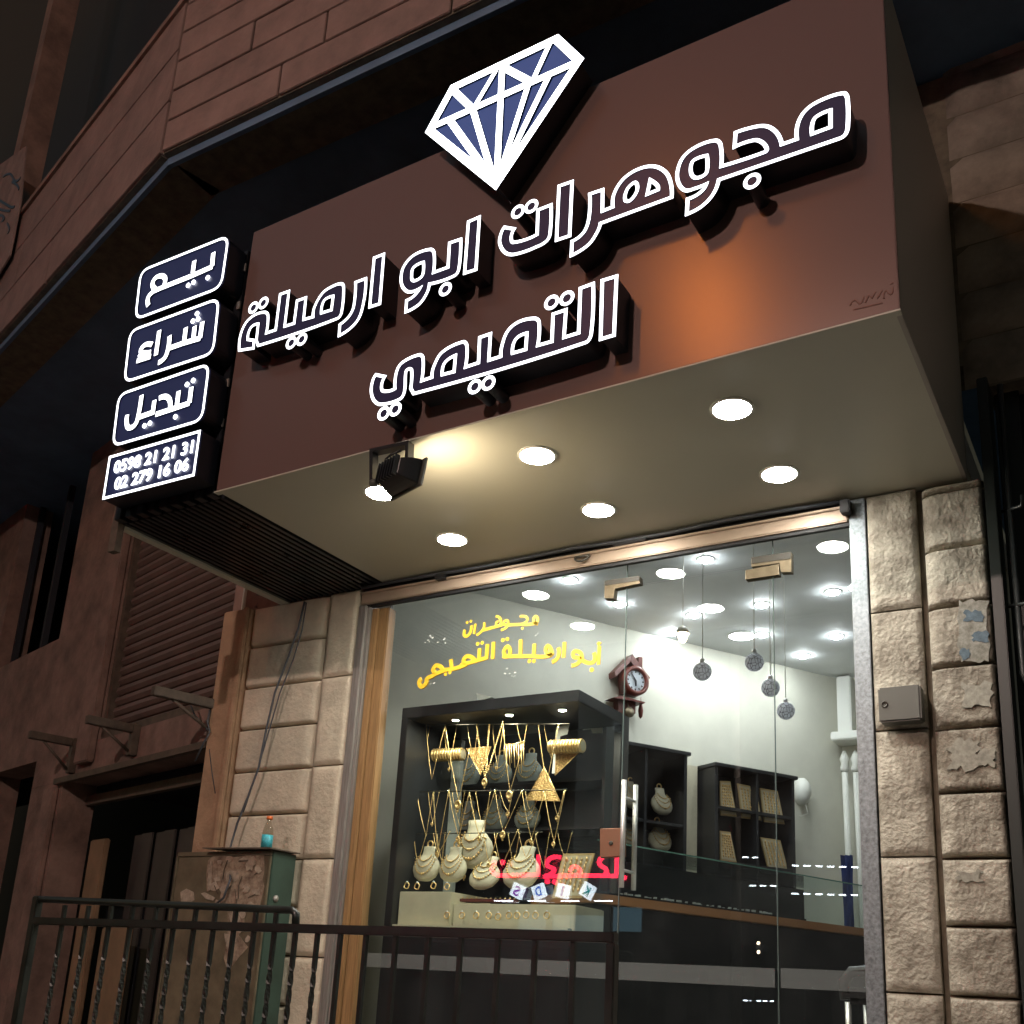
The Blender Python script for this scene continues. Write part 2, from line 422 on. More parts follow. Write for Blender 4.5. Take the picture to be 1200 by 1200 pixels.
# ================================================================== SETTING
FY, SY = 5.0, 3.515           # facade plane, sign plane
SOFF = 4.05                   # canopy underside
STX = -0.63                   # canopy right side
mb = MB(); mb.box(-60, 60, -60, 60, -0.3, 0.0); struct(mb.build('street', M['asphalt']))
mb = MB(); mb.box(-16, 9, 1.6, 14, 0.004, 0.14); struct(mb.build('pavement', M['paving']))
mb = MB(); mb.box(-5.35, 1.0, 3.1, 5.25, 0.144, 0.9); mb.box(-4.3, -1.1, 4.75, 4.98, 0.904, 1.25)
struct(mb.build('terrace', M['paving']))

# ------------------------------------------------------------------ upper building (overhanging storey)
ZF = 6.5
C0 = Vector((-4.95, 3.42, 0)); WR = Wall((-4.95, 3.42), 88.8); WL = Wall((-4.95, 3.42), -75.0, -1)
ub = thing('apartment_building', 'upper storey in brown stone slabs jutting out above the shop sign', 'building', (-4.95, 3.42, ZF))
def slabs(W, s0, s1, z0, z1, ch, sw, gap, seed, out=0.03):
    rnd = random.Random(seed); mb = MB(); z = z0; row = 0
    while z < z1-0.02:
        h = min(ch, z1-z); s = s0 - (0.0 if row % 2 else rnd.uniform(0.1, 0.5)*sw)
        while s < s1:
            a = max(s, s0); b = min(s+sw*rnd.uniform(0.9, 1.15), s1)
            if b-a > 0.05:
                o = out+rnd.uniform(-0.002, 0.002)
                mb.box(a+gap/2, b-gap/2, -0.05, o, z+gap/2, z+h-gap/2, 0.004, X=lambda v: W.P(v.x, v.z, v.y))
            s = b
        z += h; row += 1
    return mb
slabs(WR, 0.0, 8.5, ZF, 9.5, 0.235, 1.15, 0.012, 3).build('stone_cladding', M['upper'], ub)
zt_l = 7.72
slabs(WL, 0.0, 9.0, ZF, zt_l, 0.41, 2.6, 0.010, 5).build('stone_cladding', M['upper'], ub)
mb = MB()
mb.box(0.0, 8.5, -0.4, 0.012, ZF, 9.5, X=lambda v: WR.P(v.x, v.z, v.y))
mb.box(0.02, 9.0, -0.4, 0.011, ZF, zt_l, X=lambda v: WL.P(v.x, v.z, v.y))
mb.build('core_wall', M['joint'], ub)
mb = MB(); mb.box(-0.02, 9.0, -0.30, 0.05, zt_l, zt_l+0.05, X=lambda v: WL.P(v.x, v.z, v.y)); mb.build('parapet_coping', M['lower'], ub)
mb = MB()   # dark recessed storey above the parapet
mb.box(-0.6, 14, -1.2, -0.9, zt_l-0.3, 24, X=lambda v: WL.P(v.x, v.z, v.y)); mb.build('recessed_wall', M['dark'], ub)
mb = MB()
for k in range(7):
    a = 1.75+0.12*k
    mb.box(a, a+0.03, -0.88, -0.84, zt_l+0.05, 16.9, X=lambda v: WL.P(v.x, v.z, v.y))
mb.build('window_bars', M['darksoff'], ub)
s_, z_ = WL.px(45, 150, -0.2)
mb = MB(); mb.box(s_-0.10, s_+0.10, -0.30, -0.06, zt_l+0.05, 17, X=lambda v: WL.P(v.x, v.z, v.y)); mb.build('mullion_post', M['lower'], ub)
# soffit slab of the overhang
mb = MB()
bl = [WR.P(8.5, ZF, -0.002), WR.P(0, ZF, -0.002), WL.P(9.0, ZF, -0.002), Vector((-15, 12, ZF)), Vector((4, 12, ZF))]
bl = [Vector((p.x, p.y, ZF+0.02)) for p in bl]
mb.prism([bl], (0, 0, 0.35)); mb.build('overhang_soffit', M['darksoff'], ub)
mb = MB()   # thin lip along the lower edge
mb.box(0, 8.5, -0.06, -0.03, ZF-0.055, ZF+0.02, X=lambda v: WR.P(v.x, v.z, v.y))
mb.box(0, 9.0, -0.06, -0.03, ZF-0.055, ZF+0.02, X=lambda v: WL.P(v.x, v.z, v.y)); mb.build('drip_edge', M['darksoff'], ub)
# banner fragment at the far left of the parapet
def LP(x, y, off): s, z = WL.px(x, y, off); return WL.P(s, z, off)
bn = thing('banner', 'faded banner with dark handwriting hung on the parapet at the left edge', 'banner', LP(5, 300, 0.06))
q = [(-14, 205), (32, 172), (26, 235), (13, 300), (-14, 345)]
mb = MB(); mb.prism([[LP(x, y, 0.06) for x, y in q]], WL.n*0.012); mb.build('cloth', mat('faded_banner', (0.26, 0.19, 0.17), 0.9, var=0.3, vscale=6), bn)
mb = MB()
for st in ([(4, 207, 1), (12, 204, 1), (18, 212, 1), (24, 208, 1)], [(14, 213, 1), (20, 217, 1), (22, 222, 1)], [(0, 235, 1), (8, 240, 1), (14, 243, 1), (17, 242, 1)],
           [(0, 245, 1), (7, 247, 1), (12, 247, 1)], [(0, 252, 1), (5, 256, 1), (2, 259, 1)], [(8, 262, 1), (11, 268, 1), (9, 273, 1)]):
    mb.ribbon([WL.px(p.x, p.y, 0.075) for p in smooth(st, False)], 0.012, lambda u, v: WL.P(u, v, 0.0735), lambda u, v: WL.P(u, v, 0.0775), False)
mb.build('handwriting', M['lside'], bn)

# ------------------------------------------------------------------ facade behind the canopy and the dark stone wall to the right
fw = thing('facade_wall', 'dark coursed stone wall behind and above the right end of the canopy', 'wall', (0, 5.3, 0))
mb = MB(); mb.box(-5.5, 1.6, 5.06, 5.3, 4.70, ZF); mb.box(-0.52, 1.6, 5.06, 5.3, 4.55, 4.7)
mb.build('core_wall', M['joint'], fw)
mb = MB(); mb.box(-5.56, -4.34, 5.025, 5.058, 4.05, 4.698); mb.build('plaster_band', M['lower'], fw)
WF = Wall((-0.62, 5.05), 90)
mb = MB(); rnd = random.Random(4); z = 4.56
while z < ZF:
    h = 0.275; s = 0.0
    while s < 2.2:
        wd = rnd.uniform(0.55, 0.9); bm = bmesh.new(); nx, nz = 12, 6
        grid = [[bm.verts.new((s+wd*i/nx, 0, z+h*j/nz)) for i in range(nx+1)] for j in range(nz+1)]
        for j in range(nz):
            for i in range(nx): bm.faces.new((grid[j][i], grid[j][i+1], grid[j+1][i+1], grid[j+1][i]))
        for v in bm.verts:
            a = (v.co.x-s)/wd; b = (v.co.z-z)/h; e = min(min(a, 1-a)*wd, min(b, 1-b)*h)
            k = min(1, max(0, e)/0.025); v.co.y = 0.035*(k**0.5)*(0.8+0.4*noise.noise(Vector((v.co.x*5, 3, v.co.z*7)))) - 0.012
        mb.frombm(bm, X=lambda v: WF.P(v.x, v.z, v.y), smooth=True); s += wd
    z += h
mb.build('stone_courses', M['darkstone'], fw)

# ------------------------------------------------------------------ stone pillars
def pillar(name, label, bx0, bx1, sx0, sx1, ztop, bz, sz, m, shape, seed):
    t = thing(name, label, 'pillar', ((bx0+sx1)/2, FY+0.1, 0.9), None)
    mb = MB(); mb.box(min(bx0, sx0)+0.004, max(bx1, sx1)-0.004, FY+0.022, FY+0.3, 0.6, ztop-0.004); mb.build('core', M['joint'], t)
    rnd = random.Random(seed); mb = MB()
    for i in range(len(bz)-1):
        z1, z0 = bz[i]-0.004, bz[i+1]+0.004; x0, x1 = bx0+0.003, bx1-0.003
        nx, nz = 46, 26; bm = bmesh.new()
        G = [[bm.verts.new((x0+(x1-x0)*a/nx, 0, z0+(z1-z0)*b/nz)) for a in range(nx+1)] for b in range(nz+1)]
        for b in range(nz):
            for a in range(nx): bm.faces.new((G[b][a], G[b][a+1], G[b+1][a+1], G[b+1][a]))
        sd = rnd.uniform(0, 50)
        for b in range(nz+1):
            for a in range(nx+1):
                v = G[b][a]; u = a/nx; w = b/nz
                def prof(d, r): return 1.0 if d > r else sqrt(max(0, 1-(1-d/r)**2))
                dx0 = u*(x1-x0); dx1 = (1-u)*(x1-x0); dz0 = w*(z1-z0); dz1 = (1-w)*(z1-z0)
                k = prof(dx0, shape[0])**0.8*prof(dx1, shape[1])**0.8*prof(dz0, 0.02)*prof(dz1, 0.014)
                q = Vector((v.co.x*7+sd, sd, v.co.z*7))
                n1 = noise.noise(q)*0.45+noise.noise(q*2.7)*0.3+abs(noise.noise(q*6))*-0.45+noise.noise(q*15)*0.12
                edge = min(1, min(a, nx-a, b, nz-b)/3)
                v.co.y = FY+0.016 - (shape[2]*k) - edge*(n1*shape[3])
        # skirt
        mb.frombm(bm, smooth=True)
        mb.box(x0, x1, FY+0.0165, FY+0.03, z0, z1)
    mb.build('rusticated_blocks', m, t)
    mb = MB()
    for i in range(len(sz)-1):
        z1, z0 = sz[i]-0.004, sz[i+1]+0.004; bm = bmesh.new(); nx, nz = 14, 36
        x0, x1 = sx0+0.003, sx1-0.003; sd = rnd.uniform(0, 50)
        G = [[bm.verts.new((x0+(x1-x0)*a/nx, 0, z0+(z1-z0)*b/nz)) for a in range(nx+1)] for b in range(nz+1)]
        for b in range(nz):
            for a in range(nx): bm.faces.new((G[b][a], G[b][a+1], G[b+1][a+1], G[b+1][a]))
        for b in range(nz+1):
            for a in range(nx+1):
                v = G[b][a]; e = min(a, nx-a, b, nz-b)
                q = Vector((v.co.x*11+sd, sd, v.co.z*11)); n1 = noise.noise(q)*0.6+noise.noise(q*3)*0.4
                v.co.y = FY-0.03 + (0.02 if e == 0 else 0.004 if e == 1 else 0) - (0 if e < 2 else n1*shape[4])
        mb.frombm(bm, smooth=True); mb.box(x0, x1, FY-0.0095, FY+0.03, z0, z1)
    mb.build('dressed_stones', m, t)
    return t
zb = [4.045] + [3.75-0.2935*k for k in range(0, 10)]
lp = pillar('stone_pillar', 'warm pale stone pillar of cushioned blocks left of the shop window', -5.30, -4.61, -4.60, -4.335, 4.04, zb,
            [4.045, 3.458, 2.87, 2.282, 1.694, 1.1], M['stoneL'], (0.02, 0.10, 0.038, 0.0028, 0.0018), 11)
mb = MB(); mb.box(-5.56, -5.305, FY-0.055, FY+0.3, 0.14, 4.04, 0.01); mb.box(-5.345, -5.306, FY-0.075, FY-0.057, 0.14, 4.04, 0.005); mb.build('plaster_edge', M['tanpl'], lp)
zb = [4.03]+[3.99-0.2915*k for k in range(0, 11)]
rp = pillar('stone_pillar', 'greyish stone pillar with bulging rough blocks right of the glass door', -0.845, -0.560, -1.103, -0.865, 4.04, zb,
            [4.045, 3.425, 2.837, 2.249, 1.66, 1.07], M['stoneR'], (0.08, 0.02, 0.06, 0.012, 0.004), 23)
# scraped paint, poster remains and graffiti on the right pillar
mb = MB()
def patch(pts, off=0.052, jit=0.0):
    loop = [aty(x, y, FY-off) for x, y in pts]; mb.prism([loop], (0, 0.004, 0))
rnd = random.Random(9)
def ragged(x0, y0, x1, y1, n=7, j=3):
    pts = []
    for k in range(n): pts.append((x0+(x1-x0)*k/n+rnd.uniform(-1, 1), y0+rnd.uniform(-j, j)))
    for k in range(n): pts.append((x1+rnd.uniform(-j, j), y0+(y1-y0)*k/n))
    for k in range(n): pts.append((x1-(x1-x0)*k/n+rnd.uniform(-1, 1), y1+rnd.uniform(-j, j)))
    for k in range(n): pts.append((x0+rnd.uniform(-j, j), y1-(y1-y0)*k/n))
    return pts
patch(ragged(1124, 704, 1158, 776)); mb.build('poster_remains', mat('torn_poster', (0.31, 0.305, 0.27), 0.9, var=0.5, vscale=30, var2=(0.16, 0.15, 0.12)), rp)
mb = MB(); patch(ragged(1130, 716, 1152, 728, 5, 2), 0.0545); patch(ragged(1140, 740, 1158, 752, 5, 2), 0.0545); patch(ragged(1126, 760, 1136, 772, 4, 2), 0.0545)
mb.build('poster_print', mat('blue_poster_print', (0.13, 0.18, 0.22), 0.9, var=0.4, vscale=40), rp)
mb = MB(); patch(ragged(1112, 868, 1146, 902, 7, 5), 0.0535); patch(ragged(1148, 878, 1166, 897, 6, 3), 0.056); patch(ragged(1122, 1019, 1150, 1034, 7, 4), 0.0535); patch(ragged(1128, 800, 1162, 828, 7, 4), 0.0535)
mb.build('paint_scrapes', mat('scraped_paint', (0.36, 0.345, 0.29), 0.85, var=0.35, vscale=40), rp)

# ------------------------------------------------------------------ oblique building wall on the left
OB = Wall((-5.57, 5.02), -75.0, -1)
def OP(x, y, off=0.0): s, z = OB.px(x, y, off); return OB.P(s, z, off)
lw = thing('side_building', 'dim brown plastered building at the left with a shutter above a dark open shop', 'building', tuple(OB.P(2, 0.14)))
SH0, SH1 = OB.px(285, 760)[0], OB.px(131, 770)[0]          # shutter span
zsh = OB.px(190, 842)[1]                                   # foot of shutter
zl0 = OB.px(165, 893)[1]                                   # lintel underside
OP0, OP1 = 0.06, OB.px(72, 930)[0]
WD0, WD1 = OB.px(120, 700)[0], OB.px(108, 493)[0]
mb = MB()
def ob(m_, a, b, o0, o1, z0, z1, bev=0): m_.box(a, b, o0, o1, z0, z1, bev, X=lambda v: OB.P(v.x, v.z, v.y))
ob(mb, 0.0, SH1, -0.3, 0.0, zl0, zsh-0.02)                    # spandrel
ob(mb, OP1, OP1+0.75, -0.3, 0.0, 0.14, zl0-0.0)              # pier beside opening
ob(mb, SH1, OP1+0.75, -0.3, 0.0, zl0+0.002, 9)
ob(mb, OP1+0.75, 12, -0.3, 0.0, 3.35, 4.55)
ob(mb, 5.2, 12, -0.3, 0.0, 4.552, 9)
ob(mb, OP1+0.75, 5.198, -0.3, 0.0, 7.15, 9)
ob(mb, OP1+2.0, 12, -0.3, 0.0, 0.14, 3.348)
ob(mb, 0, SH1-0.002, -0.3, 0.0, 5.3, 9)
mb.build('wall', M['lower'], lw)
mb = MB(); ob(mb, SH1-0.002, SH1+0.28, 0.002, 0.07, zl0+0.1, 6.4, 0.01); ob(mb, OP1+0.06, OP1+0.3, 0.002, 0.05, 0.14, zl0-0.05, 0.01); mb.build('pilaster', M['lower'], lw)
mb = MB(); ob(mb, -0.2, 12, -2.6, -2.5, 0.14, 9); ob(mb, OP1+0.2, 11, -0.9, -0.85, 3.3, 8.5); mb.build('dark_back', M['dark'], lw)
# shutter with slats
mb = MB(); z = zsh
while z < 5.6:
    for (za, oa, zb_, ob_) in ((z, -0.115, z+0.008, -0.115), (z+0.008, -0.115, z+0.014, -0.085), (z+0.014, -0.085, z+0.045, -0.062), (z+0.045, -0.062, z+0.082, -0.072), (z+0.082, -0.072, z+0.09, -0.115)):
        mb.add([OB.P(-0.25, za, oa), OB.P(SH1, za, oa), OB.P(SH1, zb_, ob_), OB.P(-0.25, zb_, ob_)], [(0, 1, 2, 3)])
    z += 0.09
mb.build('roller_shutter', M['shutter'], lw)
mb = MB(); ob(mb, SH1-0.06, SH1-0.004, -0.09, -0.02, zsh, 5.3); ob(mb, 0.0, 2.35, -0.09, -0.02, zsh-0.018, zsh+0.05); mb.build('shutter_frame', M['steelbr'], lw)
# lintel edge and inside of the open shop
mb = MB(); ob(mb, 0.02, OP1+0.1, 0.003, 0.05, zl0-0.03, zl0+0.02); ob(mb, 0.0, OP1, -0.28, -0.22, zl0-0.18, zl0-0.1); mb.build('lintel_trim', M['steelbr'], lw)
mb = MB(); k = 0; s = 0.02
zt = OB.px(180, 958)[1]
while s < 1.95:
    ob(mb, s, s+0.19, -0.42-0.03*(k % 2), -0.40-0.03*(k % 2), 0.14, zt+0.0, 0.004); s += 0.2; k += 1
mb.build('folding_door', M['foldpanel'], lw)
mb = MB(); ob(mb, 2.05, 2.35, -0.25, -0.2, 0.14, zt-0.05, 0.01); ob(mb, 1.25, 1.72, -0.2, -0.15, 0.14, OB.px(150, 1085)[1], 0.01); mb.build('door_leaf', M['tan_door'], lw)
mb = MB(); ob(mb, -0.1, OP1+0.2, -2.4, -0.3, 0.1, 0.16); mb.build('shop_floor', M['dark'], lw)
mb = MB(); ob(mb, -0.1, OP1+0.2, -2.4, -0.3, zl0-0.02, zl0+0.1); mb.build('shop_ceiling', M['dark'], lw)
# dark doorway at far left is the gap; tall dark window frame
mb = MB(); a0, a1 = OP1+0.76, 5.19
for s in (a0, (a0+a1)/2, a1-0.05): ob(mb, s, s+0.05, -0.2, -0.14, 4.555, 7.148)
mb.build('window_frame', M['dark'], lw)

# steel awning brackets
def bracket(px_arm0, px_arm1, px_low, label, big=False):
    a = OP(*px_arm1); t = thing('wall_bracket', label, 'bracket', tuple(a), 'steel awning brackets on the brown wall')
    s, z = OB.px(*px_arm1); s2, zl = OB.px(*px_low)
    L = 0.5 if big else 0.42
    mb = MB(); ob(mb, s-0.035, s+0.035, 0.002, 0.06, zl, z+0.04, 0.004); mb.build('wall_plate', M['steelbr'], t)
    mb = MB(); ob(mb, s-0.03, s+0.03, 0.062, L, z-0.03, z+0.035, 0.004); mb.build('arm', M['steelbr'], t)
    mb = MB(); mb.tube([OB.P(s, zl+0.03, 0.06), OB.P(s, z-0.03, L*0.7)], 0.012, 6); mb.build('strut', M['steelbr'], t)
bracket((32, 862), (92, 872), (82, 908), 'leftmost steel wall bracket, beside the dark doorway')
bracket((128, 852), (163, 856), (160, 886), 'middle steel wall bracket with a thin strut, below the shutter')
bracket((195, 805), (258, 828), (255, 862), 'largest steel wall bracket, next to the pale stone pillar', True)
mb = MB(); mb.tube([aty(*p, 4.93) for p in ((246, 832), (243, 846), (246, 858), (238, 872), (229, 892))], 0.007, 5)
mb.tube([aty(*p, 4.93) for p in ((219, 815), (228, 838), (244, 856))], 0.006, 5); mb.tube([aty(*p, 4.95) for p in ((246, 878), (249, 905), (253, 930))], 0.007, 5)
tag(mb.build('loose_wire', M['cable']), 'knotted loose wire ends hanging from the largest wall bracket', 'wire')

# ------------------------------------------------------------------ canopy and main sign
ZT = 5.69; SXL = -4.14
cs = thing('shop_sign', 'brown canopy sign with glowing white outlined Arabic lettering and a diamond', 'shop sign', (-2.4, SY, SOFF))
mb = MB(); mb.box(SXL, STX, SY, SY+0.02, SOFF-0.004, ZT, 0.003); mb.build('front_panel', M['panel'], cs)
mb = MB(); mb.box(SXL, STX-0.004, SY+0.022, FY+0.04, SOFF, SOFF+0.02); mb.build('soffit', M['soffit'], cs)
mb = MB(); mb.box(STX-0.02, STX, SY+0.022, FY+0.02, SOFF-0.002, ZT, 0.002); mb.build('side_panel', M['side_panel'], cs)
mb = MB(); mb.box(SXL+0.01, STX-0.03, SY+0.03, FY+0.02, ZT-0.03, ZT-0.01); mb.build('top_sheet', M['dark'], cs)
mb = MB(); mb.box(SXL-0.012, STX+0.003, SY-0.004, SY+0.03, SOFF-0.012, SOFF-0.0045); mb.build('edge_trim', M['soffit'], cs)

YF = 3.385
LB = lambda u, v: Vector((u, YF, v))
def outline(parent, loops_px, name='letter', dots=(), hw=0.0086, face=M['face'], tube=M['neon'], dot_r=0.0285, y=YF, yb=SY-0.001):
    """one word shape: loops_px list of smoothed pixel loops, outer first"""
    loops = []
    for l in loops_px:
        pl = [aty(p.x, p.y, y) for p in l]; loops.append([(q.x, q.z) for q in pl])
    body = MB(); body.prism([[Vector((a, y, b)) for a, b in l] for l in loops], (0, yb-y, 0), cap_back=False)
    tb = MB()
    bk = lambda u, v: Vector((u, y+0.002, v)); fr = lambda u, v: Vector((u, y-0.004, v))
    for l in loops: tb.ribbon(l, hw, bk, fr)
    for d in dots:
        c = aty(d[0], d[1], y); r = d[2] if len(d) > 2 else dot_r
        ring = [(c.x+r*cos(2*pi*k/28), c.z+r*sin(2*pi*k/28)) for k in range(28)]
        body.prism([[Vector((a, y, b)) for a, b in ring]], (0, yb-y, 0), cap_back=False); tb.ribbon(ring, hw, bk, fr)
    o = body.build(name, M['lside'], parent)
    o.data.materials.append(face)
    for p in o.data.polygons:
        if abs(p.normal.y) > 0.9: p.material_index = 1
    t = tb.build('light_tube', tube, o, mat2=M['lside'])
    return o
K75 = 7.5; K85 = 8.5714
c1 = lambda p: crop((860, 90), K75, p); c2 = lambda p: crop((770, 130), K75, p); c3 = lambda p: crop((660, 180), K75, p)
c4 = lambda p: crop((570, 190), K75, p); c5 = lambda p: crop((460, 240), K85, p); c6 = lambda p: crop((370, 280), K85, p); c7 = lambda p: crop((270, 310), K85, p)
l1 = lambda p: crop((600, 310), K75, p); l2 = lambda p: crop((510, 350), K75, p); l3 = lambda p: crop((420, 380), K75, p)
A = smooth(c1([(965, 150, 1), (1000, 195, 1), (1003, 450, 1), (980, 515, 1), (930, 548)]) +
    c2([(545, 610), (500, 730, 1), (400, 840, 1), (265, 912), (272, 780), (350, 745, 1), (410, 695, 1), (436, 648), (340, 685, 1), (250, 703, 1), (192, 640, 1), (182, 540, 1), (232, 412, 1), (350, 318, 1),
        (515, 265, 1), (560, 300, 1), (567, 492), (955, 365, 1), (968, 340, 1), (930, 285, 1), (860, 262, 1), (684, 322), (693, 195), (880, 142, 1), (980, 145, 1), (1060, 205, 1), (1098, 300)]) +
    c1([(556, 553), (562, 430, 1), (620, 315, 1), (740, 225, 1)]))
outline(cs, [A, smooth(c2([(440, 398), (440, 540, 1), (395, 582, 1), (330, 590, 1), (300, 540, 1), (312, 455, 1), (360, 420, 1)])),
             smooth(c1([(852, 300), (852, 448), (690, 508), (692, 420, 1), (725, 358, 1)]))], dots=[c2([(838, 622)])[0]])
B = smooth(c3([(957, 388), (330, 618), (305, 690, 1), (225, 805, 1), (75, 900), (82, 775), (185, 695, 1), (230, 570, 1), (237, 360), (350, 322), (348, 510), (440, 473), (450, 360, 1), (530, 230, 1), (660, 143, 1), (800, 117, 1), (905, 170, 1), (950, 270, 1)]))
outline(cs, [B, smooth(c3([(642, 262, 1), (652, 330, 1), (590, 418, 1), (548, 412, 1), (560, 330, 1), (600, 278, 1)])), smooth(c3([(768, 238), (830, 285, 1), (838, 322), (742, 362)]))])
outline(cs, [smooth(c4([(642, 215), (757, 175), (735, 652), (620, 690)]))])
outline(cs, [smooth(c4([(457, 425), (572, 380), (562, 640, 1), (530, 700, 1), (440, 750), (250, 815, 1), (170, 800, 1), (122, 720, 1), (130, 640, 1), (160, 577), (248, 592), (222, 660, 1), (240, 710, 1), (450, 640)]))], dots=c4([(281, 440), (398, 393)]))
outline(cs, [smooth(c5([(577, 388), (690, 350), (672, 640, 1), (630, 715, 1), (375, 800), (350, 890, 1), (270, 1005, 1), (138, 1080), (146, 965), (220, 920, 1), (283, 840), (170, 880, 1), (108, 830, 1), (90, 740, 1), (120, 620, 1), (220, 510, 1), (385, 452, 1), (422, 490, 1), (415, 685), (562, 632)])),
             smooth(c5([(315, 582), (310, 700, 1), (275, 745, 1), (210, 765, 1), (197, 710, 1), (215, 635, 1)]))], dots=c5([(535, 852)]))
outline(cs, [smooth(c5([(767, 175), (877, 127), (843, 655), (728, 692)]))])
outline(cs, [smooth(c6([(592, 195), (688, 157), (648, 655), (547, 688)]))])
outline(cs, [smooth(c6([(405, 440), (508, 402), (490, 620, 1), (420, 830, 1), (240, 975), (247, 865), (340, 780, 1), (387, 680, 1)]))])
outline(cs, [smooth(c7([(1120, 197, 1), (1143, 235, 1), (1120, 490, 1), (1075, 548, 1), (285, 818), (266, 770), (285, 600), (225, 622, 1), (188, 685, 1), (180, 757), (240, 765), (238, 843), (94, 866), (105, 720, 1), (160, 590, 1), (250, 510, 1), (352, 483, 1), (383, 515, 1), (365, 693), (460, 660), (505, 303), (593, 272), (550, 625), (645, 595), (675, 368), (763, 337), (740, 557), (835, 530), (850, 430, 1), (930, 292, 1), (1020, 228, 1)])),
             smooth(c7([(1038, 322), (1020, 460), (918, 492), (927, 410, 1), (960, 352, 1)]))], dots=c7([(236, 437), (336, 390), (616, 790), (721, 755)]))
outline(cs, [smooth(l1([(797, 145), (922, 107), (900, 625), (783, 660)]))])
outline(cs, [smooth(l1([(605, 213), (717, 172), (700, 610, 1), (650, 690, 1)]) + l3([(490, 613), (464, 565), (473, 410, 1), (450, 395, 1), (422, 420, 1), (410, 590, 1), (370, 660, 1), (200, 708, 1), (140, 670, 1), (117, 590, 1), (130, 500, 1), (156, 447), (236, 464), (208, 540, 1), (222, 590, 1), (325, 570), (340, 420, 1), (390, 340, 1), (540, 272, 1), (573, 302, 1), (560, 500), (650, 470), (665, 380, 1), (740, 250, 1), (925, 158, 1), (958, 195, 1), (945, 380), (1060, 342), (1070, 120), (1165, 87)]) +
    l2([(475, 545), (580, 512), (590, 420, 1), (640, 290, 1), (740, 207, 1), (880, 178, 1), (917, 212, 1), (905, 415), (1030, 380), (1040, 140)]) + l1([(478, 402), (460, 645), (590, 605)])),
    smooth(l2([(810, 307), (800, 450), (683, 483), (692, 400, 1), (730, 342, 1)])), smooth(l2([(183, 502), (170, 645), (65, 672), (76, 590, 1), (112, 542, 1)]))],
    dots=l1([(351, 337), (486, 300)])+l2([(352, 777), (471, 745)])+l3([(226, 787), (328, 750)]))
# diamond
cd = lambda p: crop((490, 30), 5.7143, p)
dia = [aty(p[0], p[1], YF) for p in cd([(238, 425), (930, 98), (1085, 243), (530, 1072), (82, 710)])]
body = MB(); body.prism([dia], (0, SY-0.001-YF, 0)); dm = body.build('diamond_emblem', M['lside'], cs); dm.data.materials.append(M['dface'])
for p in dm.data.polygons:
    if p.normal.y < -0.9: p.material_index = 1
tb = MB()
def dline(pts, hw, closed=False, lift=0.0):
    pl = [aty(p[0], p[1], YF) for p in cd(pts)]
    tb.ribbon([(q.x, q.z) for q in pl], hw*1.55, lambda u, v: Vector((u, YF+0.002, v)), lambda u, v: Vector((u, YF-0.010-lift, v)), closed)  # tubes widened to take in the bloom around them
dline([(238, 425), (930, 98), (1085, 243), (530, 1072), (82, 710)], 0.0145, True)
for i, (pts, hw) in enumerate([([(95, 690), (1078, 250)], 0.0125), ([(245, 445), (375, 570)], 0.0125), ([(375, 570), (530, 310)], 0.009), ([(570, 285), (765, 390)], 0.0125), ([(775, 380), (893, 125)], 0.0095),
        ([(572, 285), (535, 1040)], 0.0115), ([(225, 650), (500, 1035)], 0.0125), ([(375, 570), (515, 1040)], 0.0115), ([(750, 400), (545, 1040)], 0.0105), ([(890, 340), (560, 1020)], 0.011)]):
    dline(pts, hw, False, 0.0004*(i+1))
tb.build('light_tube', M['neon_big'], dm, mat2=M['lside'])
# faint maker's scrawl at the lower right of the panel
mb = MB()
for st in ([(996, 358, 1), (1002, 352, 1), (1008, 356, 1), (1012, 347, 1)], [(1014, 355), (1018, 346), (1022, 349), (1026, 342)], [(1028, 350), (1034, 340)], [(1036, 350, 1), (1038, 341, 1), (1044, 345, 1), (1046, 337, 1)], [(1000, 363), (1034, 355)], [(1043, 333), (1047, 331)]):
    mb.ribbon([(aty(p.x, p.y, SY).x, aty(p.x, p.y, SY).z) for p in smooth(st, False)], 0.003, lambda u, v: Vector((u, SY, v)), lambda u, v: Vector((u, SY-0.002, v)), False)
mb.build('maker_mark', mat('rust_mark', (0.15, 0.055, 0.035), 0.6), cs)

# ------------------------------------------------------------------ slatted black panel with four light boxes at the left end
sp = thing('slatted_panel', 'black slatted panel folded under the canopy at the left end of the brown sign', 'panel', (-4.57, 3.6, SOFF))
SPX0, SPX1 = -5.0, SXL-0.014
mb = MB(); mb.box(SPX0+0.01, SPX1, 3.60, 3.62, SOFF+0.03, 5.60); mb.box(SPX0+0.01, SPX1, 3.60, FY+0.01, SOFF+0.03, SOFF+0.05); mb.build('backing', M['blackmatte'], sp)
mb = MB(); n = 9
for k in range(n):
    a = SPX0+(SPX1-SPX0)*k/n; mb.box(a+0.008, a+0.062, 3.535, 3.598, SOFF, 5.60, 0.003); 
mb.build('front_slats', M['blackslat'], sp)
mb = MB(); n = 18
for k in range(n):
    a = SPX0+(SPX1-SPX0)*k/n; mb.box(a+0.006, a+0.034, 3.60, FY+0.005, SOFF-0.002, SOFF+0.028, 0.002)
mb.build('underside_slats', M['blackslat'], sp)
mb = MB(); mb.box(SPX0-0.05, SPX0+0.004, 3.62, FY+0.02, SOFF-0.015, SOFF+0.06); mb.build('edge_beam', M['soffit'], sp)
mb = MB(); mb.box(SPX0-0.06, SPX0+0.0, 3.575, 3.618, SOFF-0.17, SOFF+0.12); mb.build('corner_bracket', M['steelbr'], sp)
mb = MB()
